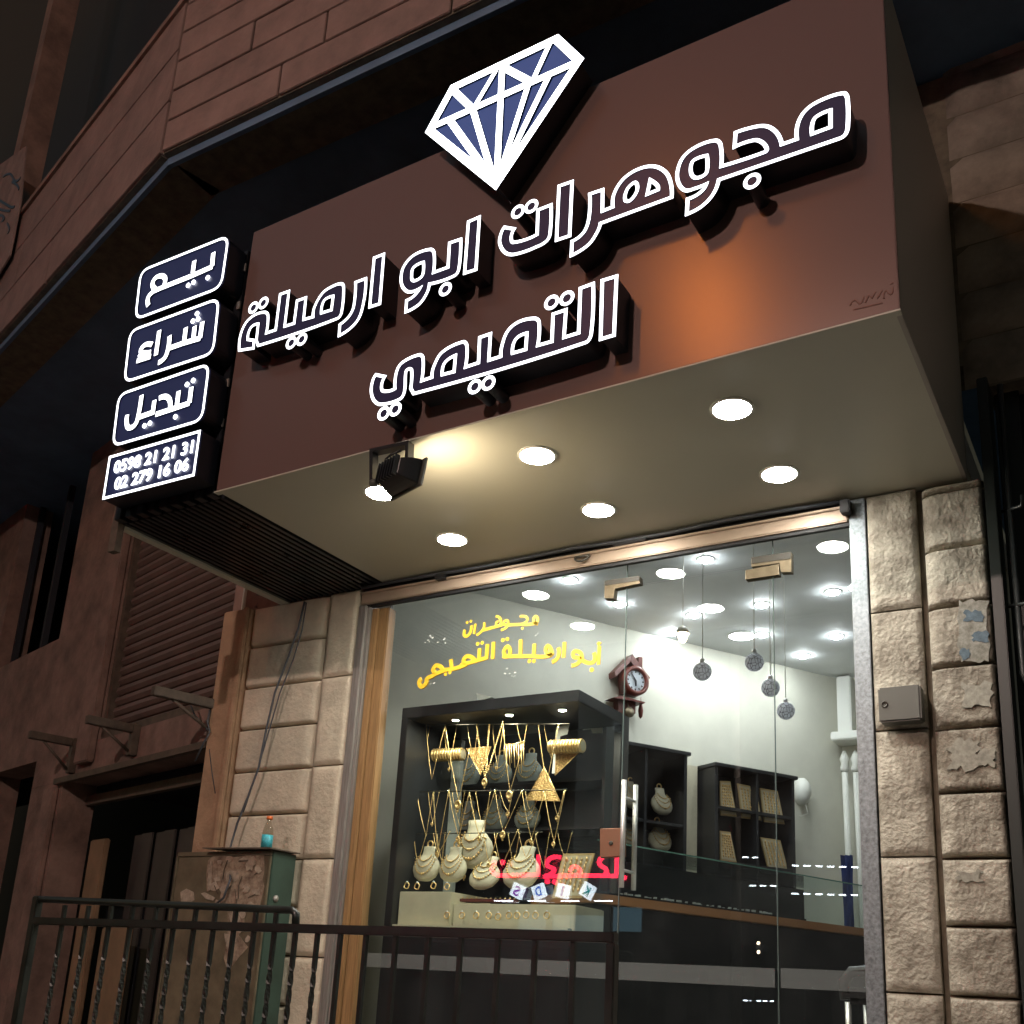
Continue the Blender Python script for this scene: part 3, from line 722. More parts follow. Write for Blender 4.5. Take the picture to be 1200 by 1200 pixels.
for z in (5.45, 5.2, 4.95, 4.7, 4.45):
    mb = MB(); mb.box(SPX1-0.05, SPX1-0.025, 3.525, 3.534, z, z+0.05); mb.build('clip', M['alu'], sp)

YL = 3.40
s1 = lambda p: crop((150, 270), K85, p); s2 = lambda p: crop((130, 350), K85, p); s3 = lambda p: crop((120, 420), K85, p); s4 = lambda p: crop((115, 490), 8.0, p)
def rounded(c, rad):
    """c: four plane points TL, TR, BR, BL -> rounded loop"""
    out = []
    for i in range(4):
        p, a, b = Vector(c[i]), Vector(c[i-1]), Vector(c[(i+1) % 4])
        r = rad
        if r == 0: out.append(p); continue
        d1 = (a-p).normalized(); d2 = (b-p).normalized()
        for k in range(7):
            t = k/6; q0 = p+d1*r; q1 = p+d2*r
            out.append(q0*(1-t)**2 + p*2*t*(1-t) + q1*t*t)
    return out
def lightbox(label, corners, rad, strokes, dots, grow=0.012):
    pl = [aty(x, y, YL) for x, y in corners]; cs_ = [(p.x, p.z) for p in pl]
    loop = rounded(cs_, rad); c = sum((Vector(p) for p in cs_), Vector((0, 0)))/4
    t = thing('light_box_sign', label, 'light box', (c.x, YL, c.y), 'light box signs on the slatted panel')
    ext = [q + (q-c).normalized()*grow for q in loop]
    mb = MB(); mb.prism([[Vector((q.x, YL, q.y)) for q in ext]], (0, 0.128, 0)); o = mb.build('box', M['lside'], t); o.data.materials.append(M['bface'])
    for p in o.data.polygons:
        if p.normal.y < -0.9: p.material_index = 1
    mb = MB(); mb.ribbon(loop, 0.0085, lambda u, v: Vector((u, YL+0.002, v)), lambda u, v: Vector((u, YL-0.008, v))); mb.build('border_tube', M['neon'], t, mat2=M['lside'])
    mb = MB(); q = 0
    for st, hw in strokes:
        q += 1; pts = [aty(p.x, p.y, YL) for p in smooth(st, False)]
        mb.ribbon([(p.x, p.z) for p in pts], hw, lambda u, v: Vector((u, YL+0.002, v)), lambda u, v: Vector((u, YL-0.008-0.0004*q, v)), False)
    for d in dots:
        p = aty(d[0], d[1], YL); q += 1; r = 0.0145
        mb.prism([[Vector((p.x+r*cos(2*pi*k/16), YL-0.006-0.0004*q, p.z+r*sin(2*pi*k/16))) for k in range(16)]], (0, 0.006, 0))
    if strokes: mb.build('lettering', M['neon'], t, mat2=M['lside'])
    return t
T = 0.0175
lightbox('topmost lit light box with one long Arabic word, beside the brown sign panel', s1([(140, 415), (1020, 62), (945, 578), (84, 900)]), 0.075,
    [(s1([(868, 230), (855, 372)]), T), (s1([(678, 312), (662, 430)]), T), (s1([(862, 372), (640, 470), (360, 580), (265, 622)]), T),
     (s1([(372, 560, 1), (385, 490, 1), (345, 465, 1), (285, 490, 1), (258, 555, 1), (290, 600, 1)]), T), (s1([(275, 618, 1), (225, 665, 1), (210, 710, 1), (218, 765, 1)]), T)],
    s1([(808, 480), (612, 557), (666, 527)]))
lightbox('second lit light box from the top, short word with three dots above', s2([(205, 333), (1095, 5), (1035, 555), (146, 845)]), 0.07,
    [(s2([(930, 240), (905, 408)]), T), (s2([(853, 285), (838, 430)]), T), (s2([(765, 298), (745, 455)]), T), (s2([(912, 405), (742, 455), (585, 510)]), T),
     (s2([(602, 382, 1), (590, 500, 1), (555, 600, 1), (488, 652, 1)]), T), (s2([(500, 328), (465, 578)]), T),
     (s2([(428, 470, 1), (355, 475, 1), (315, 540, 1), (370, 555, 1), (415, 545, 1)]), T), (s2([(330, 560), (290, 600)]), T), (s2([(275, 635), (415, 590)]), T)],
    s2([(874, 157), (833, 232), (885, 212)]))
lightbox('third light box from the top, Arabic word with dots above and below', s3([(178, 372), (1082, 62), (1010, 625), (115, 885)]), 0.07,
    [(s3([(905, 295), (885, 458)]), T), (s3([(778, 335), (758, 495)]), T), (s3([(890, 455), (745, 505), (548, 570)]), T),
     (s3([(582, 410), (650, 392, 1), (690, 430, 1), (690, 520)]), T), (s3([(537, 428), (520, 550), (385, 598)]), T), (s3([(408, 378, 1), (380, 560, 1), (345, 670, 1), (280, 705, 1), (258, 650, 1), (265, 575, 1)]), T)],
    s3([(858, 267), (920, 227), (742, 592), (432, 682), (487, 657)]))
t4 = lightbox('square cornered light box at the bottom with two phone numbers', s4([(120, 372), (962, 130), (905, 538), (60, 758)]), 0.0, [], [])
def phone(txt, bl, br, hpx):
    a, b = [aty(*p, YL) for p in s4([bl, br])]; h = aty(*s4([(bl[0], bl[1]-hpx)])[0], YL).z-a.z
    W = (b-a).length; dx = (b-a)/W
    return text_mesh(txt, h/0.70, lambda u, v, d: a + dx*u + Vector((0, 0, 1))*v + Vector((0, -0.004-d, 0)), 0.004, bold=0.0016, width=W)
mb = phone('0598 21 21 31', (150, 522), (888, 325), 105); mb.build('phone_lettering', M['neon'], t4)
mb = phone('02 279 16 06', (155, 676), (848, 488), 105); mb.build('phone_lettering', M['neon'], t4)

# ------------------------------------------------------------------ downlights in the canopy soffit
def disc_light(name, label, cat, group, c, r, em, rim=M['white'], drop=0.004, dome=0.10):
    t = thing(name, label, cat, tuple(c), group)
    X = frame_X((0, 0, 0), (1, 0, 0), (0, 1, 0), (0, 0, 1))
    mb = MB(); mb.lathe([(r*1.0, -0.001), (r*1.0, -drop-0.004), (r*1.14, -drop-0.002), (r*1.16, -0.001)], X, 32, sm=False); mb.build('rim', rim, t, local=True)
    mb = MB(); mb.lathe([(0.0001, -drop-r*dome), (r*0.5, -drop-r*dome*0.85), (r*0.85, -drop-r*dome*0.4), (r*0.99, -drop)], X, 32, sm=False); mb.build('diffuser', em, t, local=True)
    return t
first = None
for x, y, lab in ((-3.33, 3.91, 'recessed downlight half hidden behind the floodlight'), (-2.385, 3.91, 'recessed downlight in the front row, middle one'), (-1.41, 3.91, 'recessed downlight in the front row, nearest the right side of the canopy'),
                  (-3.33, 4.57, 'recessed downlight in the back row, above the left end of the window'), (-2.387, 4.57, 'recessed downlight in the back row, above the glass door'), (-1.412, 4.575, 'recessed downlight in the back row, nearest the right stone pillar')):
    if first is None: first = disc_light('downlight', lab, 'downlight', 'downlights in the canopy soffit', (x, y, SOFF), 0.083, M['downlight'])
    else: dup(first, (x, y, SOFF), lab)

# floodlight on its U bracket
fc = aty(462, 553, 3.46)
fl = thing('floodlight', 'black floodlight on a bracket hanging under the brown panel', 'floodlight', tuple(fc))
y0 = 3.47
P1, P2, P3, P4 = [aty(*p, y0) for p in ((438, 568), (438, 530), (480, 521), (479, 552))]
mb = MB(); hb_ = 0.010
pl_ = [P1, P2, P3, P4]
mb.ribbon([(p.x, p.z) for p in pl_], hb_, lambda u, v: Vector((u, y0+0.022, v)), lambda u, v: Vector((u, y0-0.022, v)), False)
mb.build('bracket', M['black'], fl)
nz = Vector((0.36, 0.93, -0.10)).normalized()
xa = Vector((0.95, -0.28, -0.06)); xa = (xa-nz*xa.dot(nz)).normalized(); ya = nz.cross(xa)
hc = aty(469, 557, 3.47)
X = frame_X(hc, xa, ya, nz)
mb = MB(); bm = bmesh.new(); bmesh.ops.create_cube(bm, size=1); bmesh.ops.subdivide_edges(bm, edges=bm.edges[:], cuts=3, use_grid_fill=True)
for v in bm.verts:
    k = 1.0-0.34*(0.5-v.co.z)**1.6
    v.co = Vector((v.co.x*0.235*k, v.co.y*0.125*k, v.co.z*0.10-0.01))
mb.frombm(bm, X); ho = mb.build('housing', M['black'], fl, bevel=0.006)
mb = MB()
for k in range(7): mb.box(-0.075+0.025*k-0.003, -0.075+0.025*k+0.003, -0.05, 0.05, -0.082, -0.059, X=X)
mb.build('cooling_fins', M['black'], fl)
mb = MB(); mb.box(-0.135, 0.135, -0.072, 0.072, 0.041, 0.055, 0.003, X=X); mb.build('front_frame', M['boxgrey'], fl)
mb = MB(); mb.box(-0.118, 0.118, -0.056, 0.056, 0.0555, 0.0575, X=X); mb.build('lens', M['floodlens'], fl)
mb = MB(); mb.tube([aty(*p, 3.46) for p in ((454, 556), (452, 538), (458, 533), (470, 528))], 0.006, 6); mb.build('power_lead', M['black'], fl)
for q in (aty(479, 549, 3.45), aty(438, 566, 3.45)):
    mb = MB(); mb.lathe([(0.0001, -0.02), (0.018, -0.015), (0.018, 0.015), (0.0001, 0.02)], frame_X(q, (0, 1, 0), (0, 0, 1), (1, 0, 0)), 12); mb.build('tilt_knob', M['boxgrey'], fl)

# ------------------------------------------------------------------ shutter bottom rail, cable, jambs, shopfront glass
GY = 5.05
rs = thing('roller_shutter', 'raised roller shutter showing its beige bottom rail above the glass', 'shutter', (-2.7, FY, 3.92))
mb = MB(); mb.box(-4.32, -1.19, FY-0.03, FY+0.02, 3.925, 4.005, 0.006); mb.box(-4.32, -1.19, FY-0.045, FY-0.032, 3.992, 4.006, 0.003); mb.build('bottom_rail', M['rail_tan'], rs)
mb = MB(); mb.box(-4.32, -1.19, FY-0.012, FY+0.015, 3.905, 3.923); mb.build('rubber_seal', M['blackmatte'], rs)
mb = MB(); mb.box(-4.33, -1.19, FY-0.005, FY+0.2, 4.008, 4.046); mb.build('slot', M['blackmatte'], rs)
hp = aty(682, 652, FY-0.05); R = 0.045
mb = MB(); mb.tube([hp+Vector((R*cos(a), -0.012*sin(-a), R*0.72*sin(a))) for a in [pi+pi*k/10 for k in range(11)]], 0.007, 8); mb.tube([hp+Vector((-R, 0, 0)), hp+Vector((R, 0, 0))], 0.006, 8); mb.build('pull_handle', M['bronze'], rs)
def hx(px_, py_): return aty(px_, py_, FY-0.02)
a, b = hx(722, 636), hx(760, 632); mb = MB(); mb.box(a.x, b.x, FY-0.06, FY-0.025, 4.006, 4.04, 0.004); mb.build('latch', M['blackmatte'], rs)
a = hx(520, 673); mb = MB(); mb.box(a.x-0.03, a.x+0.04, FY-0.07, FY-0.03, 3.99, 4.035, 0.004); mb.build('latch', M['blackmatte'], rs)
a = hx(995, 602); mb = MB(); mb.box(a.x-0.03, a.x+0.02, FY-0.09, FY-0.03, 3.95, 4.02, 0.006)
mb.build('latch', M['blackmatte'], rs)
cb = MB(); pts = [Vector((-4.30+0.31*k, FY-0.055+0.006*sin(k*2.1), 4.03+0.006*sin(k*1.7))) for k in range(11)]; cb.tube(pts, 0.011, 6)
tag(cb.build('cable', M['cable']), 'black cable running along the back edge of the canopy soffit', 'cable')

sf = thing('shopfront', 'frameless glass shopfront of window, transom and side pane with brass patch fittings', 'shopfront', (-2.7, GY, 1.25))
JX1, JX2, GXL, GXR = -2.44, -1.60, -4.10, -1.19
ZD = 3.79
mb = MB(); mb.box(GXL, JX1-0.004, GY, GY+0.01, 1.2, 3.93); mb.build('window_pane', M['glass'], sf)
mb = MB(); mb.box(JX1, JX2-0.004, GY, GY+0.01, ZD+0.008, 3.93); mb.build('transom_pane', M['glass'], sf)
mb = MB(); mb.box(JX2, GXR, GY, GY+0.01, 1.2, 3.93); mb.build('side_pane', M['glass'], sf)
mb = MB()
for xx in (JX1-0.004, JX2-0.004): mb.box(xx, xx+0.004, GY+0.001, GY+0.009, 1.2, 3.93)
mb.build('joint', mat('glass_edge', (0.12, 0.16, 0.15), 0.2), sf)
cg = lambda p: crop((700, 620), 3.75, p)
def plate(parent, name, pts, m, y0=GY-0.016, th=0.045):
    mb = MB(); mb.prism([[aty(p[0], p[1], y0) for p in cg(pts)]], (0, th, 0)); return mb.build(name, m, parent, bevel=0.002)
plate(sf, 'patch_fitting', [(32, 228), (185, 207), (187, 238), (76, 262), (70, 305), (30, 305)], M['brass'])
plate(sf, 'patch_cover', [(33, 226), (184, 205), (185, 225), (33, 248)], M['bronze'], GY-0.019, 0.002)
plate(sf, 'patch_fitting', [(675, 125), (852, 100), (852, 188), (806, 190), (800, 150), (676, 166)], M['brass'])
plate(sf, 'patch_cover', [(676, 124), (851, 99), (850, 130), (677, 152)], M['bronze'], GY-0.019, 0.002)
mb = MB(); mb.box(GXL, JX1-0.01, GY-0.002, GY-0.0005, 1.655, 1.735); mb.build('frosted_band', M['frost'], sf)
mb = MB(); mb.box(JX2+0.01, GXR, GY-0.002, GY-0.0005, 1.655, 1.745); mb.build('frosted_band', M['frost'], sf)
# yellow vinyl lettering on the window
cy = lambda p: crop((480, 700), 5.0, p)
mb = MB(); YV = GY-0.003; q = 0
def ys(pts, hw):
    global q
    q += 1; P = [aty(p.x, p.y, YV) for p in smooth(cy(pts), False)]
    mb.ribbon([(p.x, p.z) for p in P], hw, lambda u, v: Vector((u, YV+0.002, v)), lambda u, v: Vector((u, YV-0.0002*q, v)), False)
def yd(pts, r):
    global q
    for p in cy(pts):
        q += 1; c = aty(p[0], p[1], YV); mb.prism([[Vector((c.x+r*cos(2*pi*k/12), YV-0.0002*q, c.z+r*sin(2*pi*k/12))) for k in range(12)]], (0, 0.002, 0))
H1, H2 = 0.0085, 0.0125
ys([(752, 155), (735, 150, 1), (725, 132, 1), (738, 112, 1), (750, 130, 1), (742, 150, 1), (650, 158), (560, 162)], H1*1.2); ys([(645, 112), (690, 125, 1), (655, 156)], H1)
ys([(575, 160, 1), (575, 138, 1), (558, 138, 1), (552, 158, 1), (572, 162, 1), (565, 178, 1), (535, 192, 1)], H1); ys([(545, 160), (520, 168), (430, 192)], H1*1.2)
ys([(505, 112, 1), (528, 120, 1), (535, 150, 1), (515, 170, 1), (508, 150, 1), (522, 140, 1)], H1); ys([(436, 148), (432, 185, 1), (392, 222)], H1); ys([(386, 155), (378, 215)], H1)
ys([(362, 165), (356, 205, 1), (335, 228, 1), (320, 220, 1), (326, 190)], H1*1.2); yd([(662, 182), (338, 148), (360, 140)], 0.009)
ys([(1112, 285), (1106, 395)], H2*0.9); ys([(1122, 270, 1), (1105, 268, 1), (1112, 282, 1)], H2*0.5)
ys([(1080, 325), (1072, 382, 1), (1000, 358)], H2); yd([(1068, 425)], 0.014)
ys([(1010, 362, 1), (1000, 325, 1), (965, 318, 1), (962, 348, 1), (1000, 360, 1), (985, 388, 1), (948, 400)], H2)
ys([(908, 262), (902, 355)], H2); ys([(872, 295), (870, 350, 1), (835, 380)], H2)
ys([(836, 340), (826, 300, 1), (808, 285, 1), (800, 320, 1), (826, 340, 1), (730, 345), (545, 346)], H2); ys([(732, 272), (728, 342)], H2); ys([(652, 248), (650, 342)], H2); yd([(704, 374), (730, 374)], 0.013)
ys([(548, 345), (585, 340, 1), (580, 290, 1), (555, 312, 1), (558, 338, 1)], H2); yd([(549, 252), (575, 246)], 0.013)
ys([(493, 262), (488, 362)], H2); ys([(458, 275), (452, 355), (385, 375), (300, 398)], H2); ys([(412, 300), (408, 365)], H2); yd([(402, 274), (428, 268)], 0.012)
ys([(385, 372), (345, 345, 1), (318, 370, 1), (330, 395, 1), (215, 425), (140, 455)], H2*1.1); ys([(243, 365), (248, 415)], H2); yd([(214, 452), (240, 442)], 0.012)
ys([(200, 430), (165, 400, 1), (140, 425, 1), (150, 450, 1), (105, 478, 1), (98, 505, 1), (72, 525, 1), (58, 500, 1), (72, 478, 1)], H2*1.15)
mb.build('yellow_lettering', M['yellow'], sf)
# small worn white specks of old vinyl
rnd = random.Random(3)
for k in range(34):
    cx, cy_ = random.choice([(502, 748), (516, 750), (634, 742), (506, 803), (597, 788)]); p = aty(cx+rnd.uniform(-7, 7), cy_+rnd.uniform(-5, 5), GY-0.001); r = rnd.uniform(0.002, 0.006)
    mb = MB(); mb.box(p.x-r, p.x+r, GY-0.0015, GY-0.0005, p.z-r*0.5, p.z+r*0.5); mb.build('vinyl_speck', M['white'], sf)


gd = thing('glass_door', 'frameless glass door with a long steel pull handle and a brass lock', 'door', (-2.0, GY, 1.25))
mb = MB(); mb.box(JX1+0.004, JX2-0.008, GY, GY+0.01, 1.26, ZD); mb.build('door_pane', M['glass'], gd)
plate(gd, 'hinge_patch', [(650, 180), (797, 153), (797, 200), (650, 222)], M['brass'])
lk = [aty(*p, GY-0.018) for p in ((703, 971), (729, 970), (729, 1003), (703, 1005))]
mb = MB(); mb.prism([lk], (0, 0.05, 0)); lo = mb.build('lock_patch', mat('copper_brass', (0.30, 0.16, 0.10), 0.4, 0.6), gd, bevel=0.002)
kc = aty(716, 988, GY-0.02); mb = MB(); mb.lathe([(0.012, 0), (0.012, 0.004), (0.008, 0.006)], frame_X(kc, (1, 0, 0), (0, 0, 1), (0, -1, 0)), 14); mb.build('keyhole', M['bronze'], lo)
mb = MB(); hy = GY-0.07
t0, t1 = aty(731.5, 914, hy), aty(730, 1040, hy); mb.tube([Vector((t0.x, hy, t0.z)), Vector((t0.x, hy, t1.z))], 0.0135, 14)
hy2 = GY+0.075; mb.tube([Vector((t0.x, hy2, t0.z)), Vector((t0.x, hy2, t1.z))], 0.0135, 14)
for zz in (t0.z-0.09, t1.z+0.09): mb.tube([Vector((t0.x, hy, zz)), Vector((t0.x, hy2, zz))], 0.008, 10)
mb.build('pull_handle', M['steel'], gd)
mb = MB(); mb.box(JX1+0.012, JX2-0.018, GY-0.002, GY-0.0005, 1.655, 1.742); mb.build('frosted_band', M['frost'], gd)

# jambs
jl = thing('window_frame', 'worn aluminium and pine wood frame between the left pillar and the window', 'frame', (-4.25, GY, 1.2))
mb = MB(); mb.box(-4.33, -4.27, FY-0.028, FY+0.08, 0.9, 3.92, 0.004); mb.box(-4.268, -4.245, FY-0.012, FY+0.08, 0.9, 3.92, 0.002); mb.build('aluminium_jamb', M['alu'], jl)
mb = MB(); mb.box(-4.243, -4.20, FY+0.005, FY+0.12, 0.9, 3.90, 0.004); mb.box(-4.198, -4.118, FY+0.022, FY+0.10, 0.9, 3.90, 0.006); mb.build('wood_jamb', M['wood'], jl)
jr = MB(); jr.box(-1.186, -1.108, FY-0.02, FY+0.12, 0.9, 4.04, 0.003)
tag(jr.build('steel_jamb', M['galv']), 'galvanised steel channel between the glass and the right stone pillar', 'jamb')
# grey junction box on the pillar
bc = [aty(1029, 806, 4.88), aty(1078, 803, 4.88), aty(1077, 843, 4.88), aty(1030, 845, 4.88)]
jb = thing('junction_box', 'small grey plastic box fixed to the right stone pillar', 'box', tuple(bc[3]))
mb = MB(); mb.box(bc[3].x, bc[1].x, 4.88, FY-0.031, bc[2].z, bc[0].z, 0.008); mb.build('box', M['boxgrey'], jb)
mb = MB(); kx = bc[3].x+0.028; kz = (bc[0].z+bc[2].z)/2; mb.lathe([(0.016, 0), (0.016, 0.004), (0.010, 0.006), (0.010, 0.004), (0.0001, 0.004)], frame_X((kx, 4.88, kz+0.0), (1, 0, 0), (0, 0, 1), (0, -1, 0)), 16); mb.build('lock', M['bronze'], jb)

# dark gate and pipe beyond the right pillar
rg = thing('roller_gate', 'dark metal gate in the black recess at the right edge', 'gate', (0.2, 5.2, 0.9))
mb = MB(); mb.box(-0.50, 1.6, 5.20, 5.24, 0.14, 4.72); mb.build('backing', M['dark'], rg)
mb = MB()
for k in range(12): mb.box(-0.50+0.16*k, -0.50+0.16*k+0.11, 5.15, 5.198, 0.14, 4.7, 0.006)
mb.build('gate_slats', mat('dark_green_gate', (0.012, 0.018, 0.016), 0.5), rg)
mb = MB(); mb.box(-0.553, -0.505, FY-0.06, 5.12, 0.14, 4.54, 0.004); mb.build('gate_post', mat('black_green_post', (0.016, 0.022, 0.019), 0.4), rg)
mb = MB(); mb.tube([Vector((-0.455, 4.98, 4.5)), Vector((-0.455, 4.98, 3.05)), Vector((-0.44, 4.97, 3.0))], 0.014, 8)
for zz in (3.85, 3.38): mb.tube([Vector((-0.49, 5.0, zz)), Vector((-0.40, 4.93, zz-0.02)), Vector((-0.395, 4.92, zz+0.03))], 0.009, 6)
tag(mb.build('pipe', mat('black_pipe', (0.03, 0.035, 0.035), 0.4)), 'thin dark vertical pipe with hooks beside the gate', 'pipe')

# drooping cable on the left pillar
pts = [(357, 705), (350, 735), (338, 770), (322, 812), (312, 855), (303, 900), (290, 935), (278, 965), (268, 1000), (270, 1030), (262, 1052), (250, 1062)]
mb = MB(); mb.tube([aty(x, y, 4.90 if i < 9 else 4.69) for i, (x, y) in enumerate(pts)], 0.0075, 6)
pts = [(357, 706), (352, 738), (342, 772), (326, 812), (315, 850), (299, 905), (283, 952)]
mb.tube([aty(x+2, y, 4.91) for x, y in pts], 0.005, 6)
tag(mb.build('cable', M['cable']), 'grey cable drooping down the left stone pillar to the metal cabinet', 'cable')

# ------------------------------------------------------------------ metal cabinet with bottle
CX0, CX1, CY0, CY1, CZ = -5.43, -4.60, 4.72, 4.935, 2.30
fcb = thing('meter_cabinet', 'rusty green metal cabinet covered in torn papers in front of the left pillar', 'cabinet', ((CX0+CX1)/2, (CY0+CY1)/2, 0.9))
mb = MB(); mb.box(CX0, CX1, CY0+0.012, CY1, 0.9, CZ, 0.004); mb.build('body', M['green'], fcb)
mb = MB(); mb.box(CX0+0.02, CX1-0.02, CY0, CY0+0.011, 1.0, CZ-0.03, 0.003); mb.build('door', M['olive'], fcb)
mb = MB(); mb.box(CX0+0.004, CX0+0.018, CY0-0.006, CY0+0.011, 0.95, CZ, 0.003); mb.box(CX0+0.004, CX1-0.004, CY0-0.006, CY0+0.011, CZ-0.028, CZ, 0.003); mb.box(CX1-0.018, CX1-0.004, CY0-0.006, CY0+0.011, 0.95, CZ-0.03, 0.003); mb.build('door_frame', M['olive'], fcb)
mb = MB()
lid = [aty(*p, yy) for p, yy in (((240, 991), 4.66), ((262, 988), 4.75), ((320, 996), 4.64))]
mb.hexa([(CX0+0.30, CY0-0.07, CZ+0.012), (CX1+0.03, CY0-0.05, CZ+0.004), (CX1+0.03, CY1, CZ+0.004), (CX0+0.33, CY1, CZ+0.02)],
        [(CX0+0.30, CY0-0.07, CZ+0.018), (CX1+0.03, CY0-0.05, CZ+0.012), (CX1+0.03, CY1, CZ+0.012), (CX0+0.33, CY1, CZ+0.026)]); mb.build('loose_lid', M['steelbr'], fcb)
cf = lambda p: crop((200, 940), 7.0588, p)
mb = MB()
def fpaper(pts, off): mb.prism([[aty(x, y, CY0-off) for x, y in cf(pts)]], (0, 0.0015, 0))
fpaper([(310, 480), (345, 450), (470, 440), (520, 455), (640, 440), (770, 430), (775, 560), (760, 640), (775, 700), (740, 850), (640, 870), (560, 860), (460, 880), (390, 860), (420, 740), (380, 700), (300, 740), (295, 600)], 0.002)
fpaper([(470, 890), (600, 880), (610, 1000), (560, 1100), (640, 1200), (560, 1290), (470, 1400), (440, 1290), (470, 1100)], 0.002)
mb.build('torn_posters', M['paper'], fcb)
def scrap(pts, off):
    global mb
    mb = MB(); fpaper(pts, off); mb.build('paper_scrap', M['paper2'], fcb)
scrap([(250, 755), (280, 745), (370, 790), (350, 815), (290, 800)], 0.012); scrap([(355, 630), (400, 612), (410, 650), (365, 655)], 0.0045); scrap([(600, 455), (670, 470), (640, 490), (560, 480)], 0.006); scrap([(670, 725), (730, 720), (735, 765), (680, 770)], 0.0045)
scrap([(310, 560), (330, 480), (345, 500), (330, 720), (308, 740)], 0.0045); scrap([(455, 590), (500, 560), (560, 580), (565, 640), (520, 660), (460, 650)], 0.0045); scrap([(80, 745), (130, 715), (190, 745), (195, 810), (140, 845), (85, 820)], 0.0035); scrap([(480, 920), (560, 910), (580, 990), (500, 1010)], 0.0045)
rnd = random.Random(13)
for k in range(26):
    cx, cy2 = rnd.uniform(330, 740), rnd.uniform(450, 850) if k < 17 else rnd.uniform(890, 1200)
    if k >= 17: cx = rnd.uniform(470, 640)
    n_ = rnd.randint(5, 8); rr = rnd.uniform(14, 42)
    scrap([(cx+rr*rnd.uniform(0.5, 1.2)*cos(2*pi*q/n_), cy2+rr*1.2*rnd.uniform(0.5, 1.2)*sin(2*pi*q/n_)) for q in range(n_)], 0.0046+0.0004*k)

for st in ([(470, 480), (440, 560), (430, 640)], [(560, 490), (640, 480)], [(590, 610), (560, 690), (560, 800)], [(690, 600), (740, 570)], [(450, 740), (500, 690)], [(640, 790), (700, 760)], [(360, 690), (390, 760)], [(530, 720), (545, 840)]):
    mb = MB(); P = [aty(x, y, CY0-0.008) for x, y in cf(st)]; mb.ribbon([(p.x, p.z) for p in P], 0.0022, lambda u, v: Vector((u, CY0-0.006, v)), lambda u, v: Vector((u, CY0-0.0085, v)), False); mb.build('paper_tear', M['steelbr'], fcb)

mb = MB(); hcx = aty(312, 1041, CY0); mb.lathe([(0.02, 0), (0.02, 0.01), (0.008, 0.02)], frame_X((CX1, 4.79, 2.02), (0, 1, 0), (0, 0, 1), (1, 0, 0)), 14); mb.build('latch', M['alu'], fcb)

bp_ = aty(312, 993, 4.76); bz = CZ+0.0125
bo = thing('plastic_bottle', 'small drink bottle with orange cap and blue label on top of the metal cabinet', 'bottle', (bp_.x, 4.76, bz))
Xb = lambda v: v
mb = MB(); mb.lathe([(0.0001, 0.001), (0.030, 0.001), (0.034, 0.008), (0.034, 0.10), (0.031, 0.125), (0.018, 0.16), (0.014, 0.175), (0.014, 0.186)], Xb, 20); mb.build('bottle_body', M['plastic'], bo, local=True)
mb = MB(); mb.lathe([(0.0348, 0.012), (0.0348, 0.088)], Xb, 20); mb.build('label_wrap', M['label_blue'], bo, local=True)
mb = MB(); mb.lathe([(0.019, 0.184), (0.019, 0.204), (0.0001, 0.206)], Xb, 16); mb.build('cap', M['orange'], bo, local=True)

# ------------------------------------------------------------------ railing
RY = 3.4
rl = thing('railing', 'black iron railing with twisted bars in front of the shop', 'railing', (-3.2, RY, 0.9))
a, b = aty(42, 1075, RY), aty(722, 1105, RY); zl = (a.z+b.z)/2
XL, XR = a.x, b.x
mb = MB(); mb.box(XL, XR, RY-0.022, RY+0.022, zl-0.018, zl+0.018, 0.004); mb.build('lower_rail', M['railing'], rl)
c, d = aty(41, 1052, RY), aty(346, 1070, RY)
mb = MB(); mb.tube([Vector((c.x, RY, c.z-0.006)), Vector((d.x-0.02, RY, c.z-0.04)), Vector((d.x+0.005, RY, c.z-0.055)), Vector((d.x+0.01, RY, zl))], 0.017, 10); mb.build('top_rail', M['railing'], rl)
mb = MB(); mb.box(XL-0.028, XL+0.012, RY-0.02, RY+0.02, 0.9, c.z+0.006, 0.004); mb.build('end_post', M['railing'], rl)
mb = MB(); mb.box(XR-0.03, XR+0.004, RY-0.02, RY+0.02, 0.9, zl-0.019, 0.004); mb.build('end_post', M['railing'], rl)
mb = MB(); mb.box(XL, XR-0.02, RY-0.015, RY+0.015, 0.98, 1.01, 0.003); mb.build('bottom_rail', M['railing'], rl)
barx = [72, 100, 127, 152, 180, 203, 227, 250, 274, 298, 322, 347, 373, 400, 430, 465, 503, 541, 585, 628, 673]
for i, bx in enumerate(barx):
    p = aty(bx, 1088, RY); mb = MB(); top = zl-0.017; n = 40 if i < 13 else 2; h = 0.0085; vs = []; fs = []
    for k in range(n+1):
        z = top-(top-0.99)*k/n; tw = 0 if (i >= 13 or z > top-0.13) else (top-0.13-z)*24
        for q in range(4):
            an = pi/4+q*pi/2+tw; vs.append((p.x+h*1.414*cos(an), RY+h*1.414*sin(an), z))
    for k in range(n):
        for q in range(4): fs.append((k*4+q, k*4+(q+1) % 4, (k+1)*4+(q+1) % 4, (k+1)*4+q))
    mb.add(vs, fs)
    if i < 11: mb.box(p.x-h, p.x+h, RY-h, RY+h, zl+0.017, c.z-0.045-0.0*i+0.01)
    mb.build('baluster', M['railing'], rl)

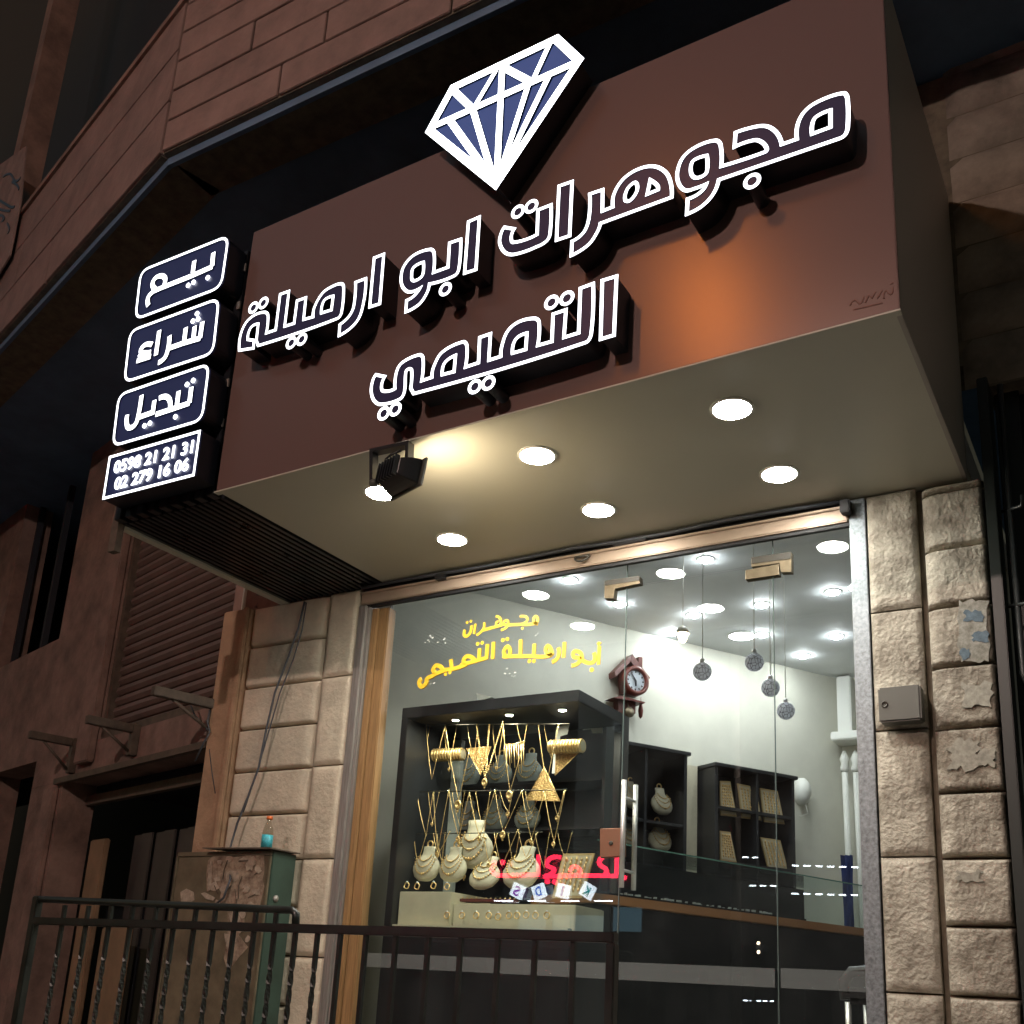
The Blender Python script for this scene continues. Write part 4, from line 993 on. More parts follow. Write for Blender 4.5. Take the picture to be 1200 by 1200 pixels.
# ================================================================== SHOP INTERIOR
CZI = 4.6
IW = Wall((-3.80, 7.75), 31.0)
room = thing('shop_interior', 'white walled jewellery shop room behind the glass', 'room', (-2.5, 7, 1.25))
mb = MB(); mb.box(-3.2, 2.52, -0.2, 0.0, 1.2, CZI, X=lambda v: IW.P(v.x, v.z, v.y)); e = IW.P(2.52, 0); mb.box(e.x-0.1, -0.7, e.y, e.y+0.15, 1.2, CZI); mb.build('wall', M['iwall'], room)
mb = MB(); mb.box(-0.9, -0.75, 5.3, 10.2, 1.2, CZI); mb.box(-5.6, -5.45, 5.1, 6.0, 1.2, CZI); mb.box(-5.5, -4.34, 5.31, 5.33, 1.2, CZI); mb.box(-1.1, -0.75, 5.31, 5.33, 1.2, CZI); mb.box(-5.5, -0.75, 5.07, 5.10, 3.96, CZI); mb.build('side_wall', M['sidewall'], room)
mb = MB(); mb.box(-5.6, -0.7, 5.08, 10.3, CZI, CZI+0.08); mb.build('ceiling', M['iceil'], room)
mb = MB(); mb.box(-5.6, -0.7, 5.06, 10.3, 1.15, 1.245); mb.build('floor', M['ifloor'], room)

# ceiling lights
f1 = f2 = None
for (x, y), lab in (((668, 679), 'small round ceiling spot seen above the yellow lettering'), ((726, 707), 'small ceiling spot just right of the door joint, under the left patch fitting'), ((827, 655), 'small ceiling spot seen through the transom above the door'),
                    ((813, 720), 'small bright ceiling spot with glare at the centre of the ceiling'), ((787, 741), 'small ceiling spot left of the warm hanging bulb'), ((893, 708), 'small ceiling spot beneath the right hinge patch'), ((893, 743), 'small ceiling spot behind the second glass ball pendant'),
                    ((976, 693), 'small ceiling spot near the right edge of the glass'), ((980, 745), 'small ceiling spot in the far right corner, upper of two'), ((941, 768), 'small ceiling spot in the far right corner, lower of two')):
    p = atz(x, y, CZI); p.z = CZI
    if f1 is None: f1 = disc_light('ceiling_spot', lab, 'ceiling light', 'small ceiling spots in the shop', p, 0.052, M['spotlight'], dome=0.48)
    else: dup(f1, p, lab)
for (x, y), lab in (((869, 745), 'wide ceiling disc standing in for a reflected oval light, between the glass ball pendants'), ((722, 766), 'wide ceiling disc standing in for a reflected oval light, above the red wooden clock')):  # added discs stand in for light ovals reflected in the glass
    p = atz(x, y, CZI); p.z = CZI
    if f2 is None: f2 = disc_light('reflected_oval_light', lab, 'ceiling light', 'added ceiling discs standing in for reflected ovals', p, 0.105, M['reflected_oval'], dome=0.2)
    else: dup(f2, p, lab)
# pendants
pd = None
for (x, y, t_), lab in (((823, 787, 7.0), 'mosaic glass ball pendant at the left, nearest the bright glare'), ((884, 776, 7.0), 'mosaic glass ball pendant hanging highest, second from the left'), ((903, 806, 7.2), 'mosaic glass ball pendant third from the left'), ((921, 833, 7.4), 'mosaic glass ball pendant hanging lowest at the right')):
    c = EYE+ray(x, y)*t_
    if pd is None:
        pd = thing('pendant_lamp', lab, 'pendant lamp', tuple(c), 'mosaic glass ball pendants')
        mb = MB(); mb.lathe([(0.062*sin(pi*k/14)+1e-5, -0.062*cos(pi*k/14)) for k in range(15)], lambda v: v, 22); mb.build('glass_ball', M['mosaic'], pd, local=True)
        mb = MB(); mb.lathe([(0.016, 0.058), (0.016, 0.085), (0.005, 0.09)], lambda v: v, 12); mb.build('socket', M['steel'], pd, local=True)
        mb = MB(); mb.tube([Vector((0, 0, 0.088)), Vector((0, 0, CZI-c.z))], 0.0028, 6); mb.build('cord', M['white'], pd, local=True)
    else:
        n_ = dup(pd, c, lab)
        for ch in n_.children:
            if ch.name.startswith('cord'): ch.scale.z = (CZI-c.z)/(CZI-pd.location.z)
c = EYE+ray(800, 746)*7.3
hb = thing('hanging_bulb', 'lit warm bulb lamp hanging beside the ceiling glare', 'lamp', tuple(c))
mb = MB(); mb.lathe([(0.03*sin(pi*k/10)+1e-5, -0.045*cos(pi*k/10)) for k in range(11)], lambda v: v, 16); mb.build('bulb', M['bulb'], hb, local=True)
mb = MB(); mb.lathe([(0.05, 0.02), (0.035, 0.06), (0.012, 0.075), (0.003, 0.08)], lambda v: v, 16); mb.tube([Vector((0, 0, 0.08)), Vector((0, 0, CZI-c.z))], 0.0028, 6); mb.build('lamp_holder', M['white'], hb, local=True)

# red wooden cuckoo style clock
def IP(x, y, off): s, z = IW.px(x, y, off); return IW.P(s, z, off)
ck = lambda p: crop((700, 750), 10.909, p)
def cpoly(pts, off): return [IP(x, y, off) for x, y in ck(pts)]
cl = thing('wall_clock', 'red wooden house shaped clock with round white dial and pendulum box', 'clock', tuple(IP(740, 800, 0.02)))
mb = MB(); mb.prism([cpoly([(300, 420), (455, 260), (580, 480), (560, 690), (320, 690)], 0.06)], -IW.n*0.05); mb.build('case', M['redwood'], cl)
cc = IP(*ck([(438, 540)])[0], 0.075); cr = (IP(*ck([(600, 540)])[0], 0.075)-cc).length
cc = cc+IW.n*0.045
Xc = frame_X(cc, IW.u, (0, 0, 1), IW.n)
mb = MB(); mb.lathe([(cr*0.70, -0.01), (cr*0.70, 0.03), (cr*0.82, 0.042), (cr*0.97, 0.03), (cr, -0.05)], Xc, 36); mb.build('bezel', M['redwood'], cl)
mb = MB(); mb.lathe([(0.0001, 0.012), (cr*0.705, 0.012)], Xc, 32, sm=False); dl = mb.build('dial', M['dial'], cl)
mb = MB()
for k in range(12):
    a = 2*pi*k/12; r0, r1 = cr*0.52, cr*0.64; w_ = 0.006
    mb.hexa([Xc(Vector((r0*cos(a)-w_*sin(a)*s, r0*sin(a)+w_*cos(a)*s, 0.0125))) for s in (-1, 1)]+[Xc(Vector((r1*cos(a)-w_*sin(a)*s, r1*sin(a)+w_*cos(a)*s, 0.0125))) for s in (1, -1)],
            [Xc(Vector((r0*cos(a)-w_*sin(a)*s, r0*sin(a)+w_*cos(a)*s, 0.0145))) for s in (-1, 1)]+[Xc(Vector((r1*cos(a)-w_*sin(a)*s, r1*sin(a)+w_*cos(a)*s, 0.0145))) for s in (1, -1)])
mb.build('hour_marks', M['lside'], dl)
mb = MB(); mb.tube([Xc(Vector((0, 0, 0.019))), Xc(Vector((-cr*0.36, cr*0.46, 0.019)))], 0.005, 5); mb.tube([Xc(Vector((0, 0, 0.021))), Xc(Vector((-0.0, -cr*0.36, 0.021)))], 0.006, 5); mb.build('hands', M['lside'], dl)
mb = MB(); mb.prism([cpoly([(450, 180), (680, 490), (600, 522), (430, 270)], 0.11)], -IW.n*0.10); mb.prism([cpoly([(445, 185), (225, 400), (235, 470), (425, 275)], 0.11)], -IW.n*0.10); mb.build('roof', M['redwood'], cl)
mb = MB(); mb.prism([cpoly([(530, 215), (580, 218), (578, 340), (528, 290)], 0.10)], -IW.n*0.06); mb.build('chimney', M['redwood'], cl)
mb = MB(); mb.prism([cpoly([(200, 735), (300, 712), (615, 795), (600, 812), (440, 775), (300, 752)], 0.14)], -IW.n*0.13); mb.build('shelf', M['redwood'], cl)
mb = MB(); mb.prism([cpoly([(265, 760), (490, 800), (488, 940), (430, 975), (400, 1005), (340, 985), (270, 920)], 0.08)], -IW.n*0.07); mb.build('pendulum_box', M['redwood'], cl)
pc = IP(*ck([(405, 925)])[0], 0.10); mb = MB(); mb.lathe([(0.0001, 0), (0.045, 0.004), (0.045, 0.012), (0.0001, 0.018)], frame_X(pc, IW.u, (0, 0, 1), IW.n), 20); mb.tube([IP(*ck([(385, 800)])[0], 0.10), pc], 0.006, 6); mb.build('pendulum', M['brass'], cl)
wc_ = IP(*ck([(555, 905)])[0], 0.08); mb = MB(); mb.lathe([(0.0001, -0.07), (0.016, -0.05), (0.022, 0.0), (0.016, 0.05), (0.0001, 0.07)], frame_X(wc_, (1, 0, 0), (0, 1, 0), (0, 0, 1)), 12); mb.tube([wc_, wc_+Vector((0, 0, 0.12))], 0.003, 5); mb.build('clock_weight', M['redwood'], cl)

# wall cabinets
def cab_pts(off): return IW
def wall_cabinet(label, sa, sb, z0, z1, off, shelves, divs):
    t = thing('wall_cabinet', label, 'cabinet', tuple(IW.P((sa+sb)/2, z0, off/2)), 'black wall cabinets in the shop')
    bx = lambda m_, a, b, o0, o1, c, d, bev=0: m_.box(a, b, o0, o1, c, d, bev, X=lambda v: IW.P(v.x, v.z, v.y))
    mb = MB(); bx(mb, sa, sa+0.03, 0.002, off, z0, z1-0.031); bx(mb, sb-0.03, sb, 0.002, off, z0, z1-0.031); bx(mb, sa+0.031, sb-0.031, 0.002, 0.02, z0, z1-0.031); bx(mb, sa+0.031, sb-0.031, 0.021, off, z0, z0+0.03); mb.build('carcass', M['cabinet'], t)
    mb = MB(); bx(mb, sa-0.02, sb+0.02, 0.002, off+0.03, z1-0.03, z1, 0.004); mb.build('top_board', M['cabinet'], t)
    for z in shelves: mb = MB(); bx(mb, sa+0.032, sb-0.032, 0.022, off-0.01, z-0.012, z+0.012); mb.build('shelf', M['cabinet'], t)
    for s in divs: mb = MB(); bx(mb, s-0.012, s+0.012, 0.022, off-0.005, z0+0.031, z1-0.032); mb.build('divider', M['cabinet'], t)
    return t
OFF = 0.30
def S(x, y, off=OFF): return IW.px(x, y, off)
sA1 = S(805, 940)[0]; sA0 = S(700, 940)[0]; zA1 = S(806, 882)[1]; zA0 = 1.9
wall_cabinet('black wall cabinet with jewellery busts, beside the display case', sA0, sA1, zA0, zA1, OFF, [S(760, 962)[1], S(760, 1010)[1]-0.03], [S(757, 940)[0]])
sB0, sB1, zB1 = S(838, 900)[0], S(931, 930)[0], S(930, 910)[1]
zBs = S(880, 951)[1]
wall_cabinet('black wall cabinet holding jewellery cards, right of the busts', sB0, sB1, zA0, zB1, OFF, [zBs, S(880, 1010)[1]-0.03], [S(888, 950)[0]])
mb = MB(); mb.box(sA1+0.02, sB0-0.03, 0.0, 0.10, zA0, zA1-0.05, X=lambda v: IW.P(v.x, v.z, v.y)); tag(mb.build('cream_panel', M['cream']), 'narrow cream panel on the wall between the two black cabinets', 'panel')

def bust_mesh(mb, X, s=1.0, sy=0.42):
    mb.lathe([(0.0001, 0.0), (0.035*s, 0.004*s), (0.062*s, 0.022*s), (0.076*s, 0.05*s), (0.078*s, 0.072*s), (0.068*s, 0.098*s), (0.048*s, 0.120*s), (0.036*s, 0.132*s), (0.033*s, 0.15*s), (0.034*s, 0.172*s), (0.0001, 0.176*s)], X, 24, sy=sy)
def bust(label, base, s, m, group, yaw=0.0, ring=True, lean=0.25):
    t = thing('necklace_bust', label, 'jewellery bust', tuple(base), group)
    xa = Vector((cos(yaw), sin(yaw), 0)); fw_ = Vector((-sin(yaw), cos(yaw), 0)); za = Vector((0, 0, 1))*cos(lean)+fw_*sin(lean); ya = za.cross(xa)
    X = frame_X(base, xa, ya, za)
    mb = MB(); bust_mesh(mb, X, s); mb.build('bust', m, t)
    mb = MB()
    for kk, (ra, zz, dz) in enumerate(((0.034, 0.128, 0.035), (0.046, 0.118, 0.055), (0.056, 0.105, 0.075))):
        n_ = 17
        for q in range(n_):
            a = pi*q/(n_-1); px_ = ra*s*cos(a); pz_ = zz*s-dz*s*sin(a)
            rr_ = 0.076*s*max(0.1, 1-((pz_/s-0.066)/0.085)**2)**0.5
            py_ = -0.42*rr_*max(0.05, 1-(px_/max(rr_, abs(px_)+1e-4))**2)**0.5-0.003*s
            r_ = (0.0042 if kk < 2 else 0.0056)*s*(1.35 if q == n_//2 else 1)
            mb.lathe([(0.0001, -r_), (r_, 0), (0.0001, r_)], frame_X(X(Vector((px_, py_, pz_))), (1, 0, 0), (0, 1, 0), (0, 0, 1)), 6)
    mb.build('chain', M['gold'], t)
    if ring:
        mb = MB(); rc = X(Vector((0, 0, 0.186*s))); mb.tube([rc+xa*0.016*s*cos(2*pi*k/14)+Vector((0, 0, 0.016*s*sin(2*pi*k/14))) for k in range(14)], 0.004*s, 6, closed=True); mb.build('bracelet', M['gold'], t)
    return t
for (x, y), lab, s in (((743, 945), 'white bust on the top shelf of the busts cabinet, behind the door handle', 1.35), ((777, 952), 'white bust on the top shelf of the busts cabinet, right one', 1.35), ((737, 992), 'white bust on the lower shelf behind the door handle', 1.3), ((775, 998), 'white bust on the lower shelf of the busts cabinet, right one', 1.45)):
    ss, zz = S(x, y, 0.17); bust(lab, IW.P(ss, zz-0.02 if zz > 3 else zz-0.0, 0.17), s, M['cream'], 'busts in the wall cabinet', radians(59), True)
def card(label, loop, nrm, group):
    c = sum(loop, Vector())/len(loop); t = thing('jewellery_card', label, 'jewellery card', tuple(c), group)
    mb = MB(); mb.prism([loop], nrm*-0.012); mb.build('board', M['cardframe'], t)
    inn = [c+(p-c)*0.9+nrm*0.001 for p in loop]; mb = MB(); mb.prism([inn], nrm*0.002); mb.build('card', M['card'], t)
    mb = MB()
    for k in range(5):
        for q in range(9):
            u, v = 0.12+0.19*k, 0.08+0.10*q
            p = (loop[0]*(1-u)+loop[1]*u)*(1-v)+(loop[3]*(1-u)+loop[2]*u)*v; p2 = c+(p-c)*0.86+nrm*0.005
            r_ = 0.009 if (k+q) % 2 else 0.013; mb.lathe([(0.0001, -r_*1.3), (r_*0.8, 0), (0.0001, r_*1.3)], frame_X(p2, (1, 0, 0), (0, 1, 0), (0, 0, 1)), 6)
    mb.build('earrings', M['gold'], t)
cp = lambda p: crop((700, 840), 3.3333, p)
for pts, lab in (([(480, 250), (520, 252), (545, 390), (482, 385)], 'plain card at the top left of the cards cabinet'), ([(548, 260), (620, 275), (642, 405), (565, 395)], 'card with small gold earrings, top middle of the cards cabinet'), ([(635, 278), (705, 290), (732, 420), (652, 410)], 'card with bright gold earrings, top right of the cards cabinet'),
                 ([(480, 445), (520, 450), (545, 570), (482, 560)], 'plain card at the lower left of the cards cabinet'), ([(637, 470), (715, 482), (747, 604), (667, 592)], 'gold earring card at the lower right of the cards cabinet')):
    card(lab, [IP(x, y, 0.22) for x, y in cp(pts)], IW.n, 'jewellery cards in the wall cabinet')
# white dispenser on the wall
dc = IP(937, 928, 0.0); dt = thing('wall_speaker', 'rounded white speaker on the wall right of the cards cabinet', 'speaker', tuple(dc))
mb = MB(); mb.lathe([(0.0001, 0.11), (0.05, 0.10), (0.075, 0.06), (0.08, 0.0)], frame_X(dc, IW.u, (0, 0, 1), IW.n), 20, sy=1.6); mb.build('shell', M['white'], dt)
mb = MB(); mb.tube([dc+IW.n*0.03+Vector((0.03, 0, -0.12)), dc+IW.n*0.02+Vector((0.06, 0, -0.2)), dc+IW.n*0.01+Vector((-0.02, 0, -0.23))], 0.004, 5); mb.build('lead', M['white'], dt)
# white pipes in the far right corner
wp = thing('curtain_poles', 'white poles and boxed pipe in the far right corner of the shop', 'poles', tuple(aty(990, 900, 9.7)))
YB_ = 9.75
def yb(x, y): return aty(x, y, YB_)
mb = MB(); a = yb(980, 803); b = yb(992, 862); mb.box(a.x, a.x+0.13, YB_, YB_+0.2, b.z, CZI-0.02, 0.01); mb.build('boxed_pipe', M['white'], wp)
mb = MB(); a = yb(977, 860); mb.box(a.x, a.x+0.7, YB_-0.12, YB_+0.2, yb(990, 870).z, yb(990, 860).z, 0.01); mb.build('bracket_shelf', M['white'], wp)
for x0, x1 in ((990, 1003), (1003, 1009)):
    mb = MB(); a = yb(x0, 905); b = yb(x1, 1150); mb.tube([a, Vector((a.x+0.02, a.y, b.z))], 0.028, 8); mb.lathe([(0.03, 0), (0.045, 0.03), (0.03, 0.08), (0.045, 0.12), (0.012, 0.2)], frame_X(a, (1, 0, 0), (0, 1, 0), (0, 0, 1)), 12); mb.build('pole', M['white'], wp)
mb = MB(); bm = bmesh.new(); a = aty(992, 1062, 8.6); nx, nz_ = 8, 14
G = [[bm.verts.new((a.x-0.03+0.09*i/nx, a.y+0.03*sin(i*1.9+j*0.3), a.z-0.35+0.75*j/nz_)) for i in range(nx+1)] for j in range(nz_+1)]
for j in range(nz_):
    for i in range(nx): bm.faces.new((G[j][i], G[j][i+1], G[j+1][i+1], G[j+1][i]))
bmesh.ops.solidify(bm, geom=bm.faces[:], thickness=0.01); mb.frombm(bm, smooth=True); tag(mb.build('cloth', M['bluecloth']), 'blue cloth hanging by the white poles behind the counter', 'cloth')

# counter
k0, k1 = atz(700, 983, 2.45), atz(1013, 1037.5, 2.45)
azc = math.degrees(atan2(k1.x-k0.x, k1.y-k0.y)); CW = Wall((k0.x, k0.y), azc); CL = (k1-k0).length
zs1 = CW.px(860, 1068)[1]; zs0 = zs1-0.055
ct = thing('display_counter', 'long black counter with a glass top case and a brown trim strip', 'counter', tuple(CW.P(CL/2, 1.25, -0.25)))
bx = lambda m_, a, b, o0, o1, c, d, bev=0: m_.box(a, b, o0, o1, c, d, bev, X=lambda v: CW.P(v.x, v.z, v.y))
mb = MB(); bx(mb, 0, CL, -0.55, -0.02, 1.25, zs0-0.002); mb.build('base', M['counter'], ct)
mb = MB(); bx(mb, -0.02, CL+0.02, -0.56, 0.015, zs0, zs1, 0.004); mb.build('trim_strip', M['brownstrip'], ct)
mb = MB(); bx(mb, 0, CL, -0.55, 0.0, 2.438, 2.45); bx(mb, 0, CL, -0.008, 0.0, zs1+0.001, 2.437); bx(mb, CL-0.008, CL, -0.55, -0.009, zs1+0.001, 2.437); mb.build('glass_case', M['cglass'], ct)
mb = MB(); bx(mb, 0.02, CL-0.02, -0.54, -0.52, zs1+0.001, 2.43); bx(mb, 0.02, CL-0.7, -0.515, -0.012, zs1+0.001, zs1+0.014); mb.build('back_board', M['counter'], ct)
mb = MB(); rnd = random.Random(5)
for k in range(60): s_ = rnd.uniform(0.25, CL*0.62); bx(mb, s_, s_+rnd.uniform(0.006, 0.016), -0.06, -0.045, zs1+0.015, zs1+0.015+rnd.uniform(0.006, 0.018))
mb.build('small_jewellery', M['steel'], ct)
mb = MB(); bx(mb, 0, CL, 0.001, 0.004, 2.44, 2.4485); mb.build('glass_edge', mat('green_glass_edge', (0.10, 0.22, 0.18), 0.15), ct)

# chair behind the glass at the lower right
c = aty(1012, 1147, 5.65); chx, chy = c.x, 5.65
ch = thing('chair', 'black padded chair just behind the glass at the lower right', 'chair', (chx, chy, 1.25))
mb = MB(); mb.tube([Vector((chx-0.09, chy, 1.62)), Vector((chx-0.10, chy, c.z-0.02)), Vector((chx-0.06, chy, c.z+0.03)), Vector((chx+0.10, chy, c.z+0.045)), Vector((chx+0.36, chy+0.02, c.z+0.04))], 0.03, 10); mb.build('arm_rest', M['black'], ch)
mb = MB(); mb.box(chx-0.06, chx+0.42, chy-0.2, chy+0.25, 1.60, 1.68, 0.03); mb.build('seat', M['black'], ch)
for dx in (-0.04, 0.38):
    for dy in (-0.16, 0.2): mb = MB(); mb.tube([Vector((chx+dx, chy+dy, 1.25)), Vector((chx+dx, chy+dy, 1.61))], 0.016, 8); mb.build('leg', M['steel'], ch)
mb = MB(); mb.box(chx-0.04, chx+0.40, chy+0.22, chy+0.28, 1.68, 2.0, 0.03); mb.build('backrest', M['black'], ch)

# ------------------------------------------------------------------ display case in the window
DX0, DX1, DY0, DY1, DZ0, DZ1 = -4.08, -2.80, 5.20, 5.82, 1.90, 3.265
dcase = thing('display_case', 'black framed glass jewellery case standing in the window', 'display case', ((DX0+DX1)/2, (DY0+DY1)/2, 1.25))
mb = MB(); mb.box(DX0, DX0+0.05, DY0, DY1, DZ0, DZ1-0.071, 0.003); mb.box(DX1-0.05, DX1, DY1-0.05, DY1, DZ0, DZ1-0.071, 0.003); mb.box(DX0, DX1, DY0, DY1, DZ1-0.07, DZ1, 0.003); mb.build('frame', M['cabinet'], dcase)
mb = MB(); mb.box(DX0, DX1, DY0, DY1, 1.25, DZ0-0.001, 0.003); mb.build('plinth', M['cabinet'], dcase)
mb = MB(); mb.box(DX0+0.05, DX1-0.001, DY0, DY0+0.006, DZ0+0.001, DZ1-0.072); mb.box(DX1-0.006, DX1, DY0+0.008, DY1-0.052, DZ0+0.001, DZ1-0.072); mb.build('case_glass', M['cglass'], dcase)
mb = MB(); mb.box(DX0+0.052, DX0+0.12, DY1-0.1, DY1-0.06, DZ0+0.02, DZ1-0.1); mb.build('rear_jamb', M['greybust'], dcase)
DM = 5.38
def dc_(x, y, Y=DM): p = crop((450, 800), 4.1429, [(x, y)])[0]; return aty(p[0], p[1], Y)
lights_y = DZ1-0.075
# stepped cream base
a, b = dc_(55, 1030, DY0+0.03), dc_(350, 1140, DY0+0.03)
db = thing('display_steps', 'cream stepped display base at the bottom of the jewellery case', 'display stand', (DX0+0.6, DY0+0.2, DZ0))
mb = MB(); mb.box(DX0+0.055, dc_(345, 1020, 5.3).x, DY0+0.06, DY1-0.12, DZ0+0.002, dc_(200, 1015, 5.27).z, 0.004); mb.box(dc_(345, 1020, 5.3).x+0.003, DX1-0.02, DY0+0.09, DY1-0.12, DZ0+0.002, dc_(560, 1075, 5.30).z, 0.004); mb.build('step', M['cream'], db)
mb = MB(); mb.box(DX0+0.055, DX1-0.02, DY0+0.012, DY0+0.058, DZ0+0.002, DZ0+0.012); mb.build('base_sheet', M['cream'], db)
# strip lights under the case top
for k, x in enumerate((-3.75, -3.35, -2.98)):
    lab = ('left', 'middle', 'right')[k]
    disc_light('case_spot', 'tiny spot lamp under the top of the jewellery case, %s one' % lab, 'spot lamp', 'spots under the case top', (x, DY0+0.13, DZ1-0.0705), 0.022, emat('case_spot_%s' % lab, (1, 0.92, 0.74), 760))
# hanging rods
def rod(label, xa, ya, xb, yb_, Y):
    p, q_ = dc_(xa, ya, Y), dc_(xb, yb_, Y)
    t = MB(); t.tube([p, q_], 0.0035, 6); return tag(t.build('hanging_rod', M['bronze']), label, 'rod', 'rods inside the jewellery case')
rod('uppermost thin rod hung with chains in the jewellery case', 165, 205, 900, 200, DM+0.01); rod('middle thin rod hung with chains in the jewellery case', 145, 530, 890, 520, DM+0.01); rod('lowest thin rod hung with chains in the jewellery case', 130, 735, 770, 725, DM+0.01)
def necklace(label, xa, ya, xl, yl, xb, yb_, r=0.0028, pend=0.0, beads=False, Y=DM):
    A_, L_, B_ = dc_(xa, ya, Y), dc_(xl, yl, Y), dc_(xb, yb_, Y)
    pts = []
    for k in range(9): t = k/8; pts.append(A_.lerp(L_, t) + Vector((0, -0.004*sin(pi*t), -0.012*sin(pi*t))))
    for k in range(1, 9): t = k/8; pts.append(L_.lerp(B_, t) + Vector((0, -0.004*sin(pi*t), -0.012*sin(pi*t))))
    r *= 0.8; t = thing('gold_necklace', label, 'necklace', tuple(L_), 'gold necklaces hanging in the case')
    mb = MB()
    if beads:
        tot = 0
        for i in range(len(pts)-1):
            d = (pts[i+1]-pts[i]); n_ = max(1, int(d.length/(r*1.9)))
            for j in range(n_):
                c = pts[i]+d*((j+0.5)/n_); mb.lathe([(0.0001, -r), (r*0.8, -r*0.6), (r, 0), (r*0.8, r*0.6), (0.0001, r)], frame_X(c, (1, 0, 0), (0, 1, 0), (0, 0, 1)), 7)
    else:
        mb.tube(pts, r, 5)
        for i in range(1, len(pts)-1, 2):
            mb.lathe([(0.0001, -r*2.4), (r*1.9, 0), (0.0001, r*2.4)], frame_X(pts[i], (1, 0, 0), (0, 1, 0), (0, 0, 1)), 6)
    mb.build('chain', M['gold'], t)
    mb = MB()
    for P in (A_, B_): mb.lathe([(0.0001, -0.004), (0.012, 0.0), (0.010, 0.006), (0.0001, 0.010)], frame_X(P+Vector((0, -0.004, 0)), (1, 0, 0), (0, 0, 1), (0, -1, 0)), 10)
    mb.build('hook', M['cglass'], t)
    if pend:
        c = L_+Vector((0, -0.006, -pend*0.9)); X = frame_X(c, (1, 0, 0), (0, 0, 1), (0, -1, 0))
        mb = MB(); mb.lathe([(0.0001, 0.0), (pend*0.45, 0.004), (pend*0.5, 0.009), (pend*0.9, 0.007), (pend, 0.0)], X, 16, sy=1.2); mb.lathe([(0.0001, -pend*1.9), (pend*0.3, -pend*1.6), (pend*0.2, -pend*1.2)], frame_X(c, (1, 0, 0), (0, 1, 0), (0, 0, 1)), 8); mb.build('pendant', M['gold'], t)
NK = [
 ('long gold chain with an oval medallion, first from the left on the upper rod', 297, 205, 363, 575, 415, 330, 0.003, 0.027, False),
 ('short gold chain at the far left of the upper rod', 205, 205, 232, 470, 297, 205, 0.0026, 0.0, False),
 ('thick beaded gold necklace with a rose pendant on the upper rod', 450, 200, 492, 470, 512, 200, 0.0078, 0.022, True),
 ('thick twisted bead necklace beside the rose pendant necklace', 512, 200, 500, 440, 578, 185, 0.0065, 0.0, True),
 ('gold chain with a round coin pendant at the middle of the upper rod', 578, 200, 612, 530, 680, 285, 0.003, 0.024, False),
 ('gold chain with flat links near the triangular gold plate', 750, 205, 790, 490, 848, 200, 0.003, 0.0, False),
 ('thin gold chain on the far left of the middle rod', 160, 535, 205, 745, 240, 530, 0.0026, 0.0, False),
 ('narrow loop of gold chain, second on the middle rod', 240, 535, 262, 820, 315, 520, 0.0026, 0.012, False),
 ('two tone chain with a leaf pendant, third on the middle rod', 315, 525, 363, 750, 415, 530, 0.003, 0.015, False),
 ('wide loop of gold chain, fourth on the middle rod', 415, 535, 465, 750, 540, 520, 0.003, 0.013, False),
 ('gold chain with a flower pendant and drop, fifth on the middle rod', 540, 525, 580, 725, 670, 520, 0.003, 0.02, False),
 ('gold chain with a thin drop pendant, sixth on the middle rod', 670, 525, 716, 760, 780, 530, 0.003, 0.012, False),
 ('two tone chain at the right end of the middle rod', 780, 535, 826, 775, 880, 520, 0.0036, 0.013, False),
 ('fine gold chain at the far left of the lowest rod', 145, 725, 165, 880, 205, 735, 0.0025, 0.0, False),
 ('fine gold chain with a tiny drop, second on the lowest rod', 240, 730, 264, 830, 320, 720, 0.0025, 0.012, False),
 ('long fine chain falling onto the right bust from the lowest rod', 535, 730, 572, 890, 650, 712, 0.0025, 0.0, False),
 ('fine chain with red stone at the right end of the lowest rod', 650, 712, 690, 850, 745, 725, 0.0025, 0.0, False)]
for n_ in NK: necklace(*n_)
rnd = random.Random(21)
for k in range(18):
    x = 170+40*k+rnd.uniform(-8, 8); row = (205, 528, 730)[k % 3]; L_ = rnd.uniform(90, 210); wd = rnd.uniform(35, 75)
    necklace('fine gold chain hanging in the rear row behind the front necklaces', x, row, x+wd*0.5+rnd.uniform(-10, 10), row+L_, x+wd, row-3, rnd.uniform(0.002, 0.0034), rnd.choice((0, 0, 0.01, 0.014)), False, DM+0.05+0.02*(k % 4))
# fringe necklace (many drops) in the upper middle
t = thing('gold_fringe', 'gold fringe collar with long tassels at the upper middle of the case', 'necklace', tuple(dc_(630, 290)))
mb = MB(); mb.tube([dc_(585, 300), dc_(630, 300), dc_(680, 285)], 0.004, 6); mb.build('bar', M['gold'], t)
mb = MB()
for k in range(9):
    x = 585+11.5*k; mb.tube([dc_(x, 300), dc_(x+rnd.uniform(-4, 4), 400+rnd.uniform(-30, 50))], 0.0035, 5)
mb.build('tassels', M['gold'], t)
# gold bangle rolls
def bangles(label, x0, x1, y0, y1, Y):
    a, b = dc_(x0, (y0+y1)/2, Y), dc_(x1, (y0+y1)/2-6, Y); r = abs(dc_(x0, y0, Y).z-dc_(x0, y1, Y).z)/2; d = (b-a).normalized()
    t = thing('bangle_roll', label, 'bangles', tuple(a), 'rolls of gold bangles'); mb = MB(); n_ = 11
    for k in range(n_):
        c = a.lerp(b, (k+0.5)/n_); mb.tube([c+Vector((0, r*cos(2*pi*q/16), r*sin(2*pi*q/16))) for q in range(16)], (b-a).length/n_*0.46, 6, closed=True)
    mb.build('bangles', M['gold'], t); mb = MB(); mb.tube([a, b], r*0.8, 12); mb.build('roll', M['card'], t)
bangles('roll of gold bangles at the upper left of the case', 240, 385, 328, 378, DM+0.12); bangles('larger roll of gold bangles at the upper right of the case', 805, 968, 285, 340, DM+0.05)
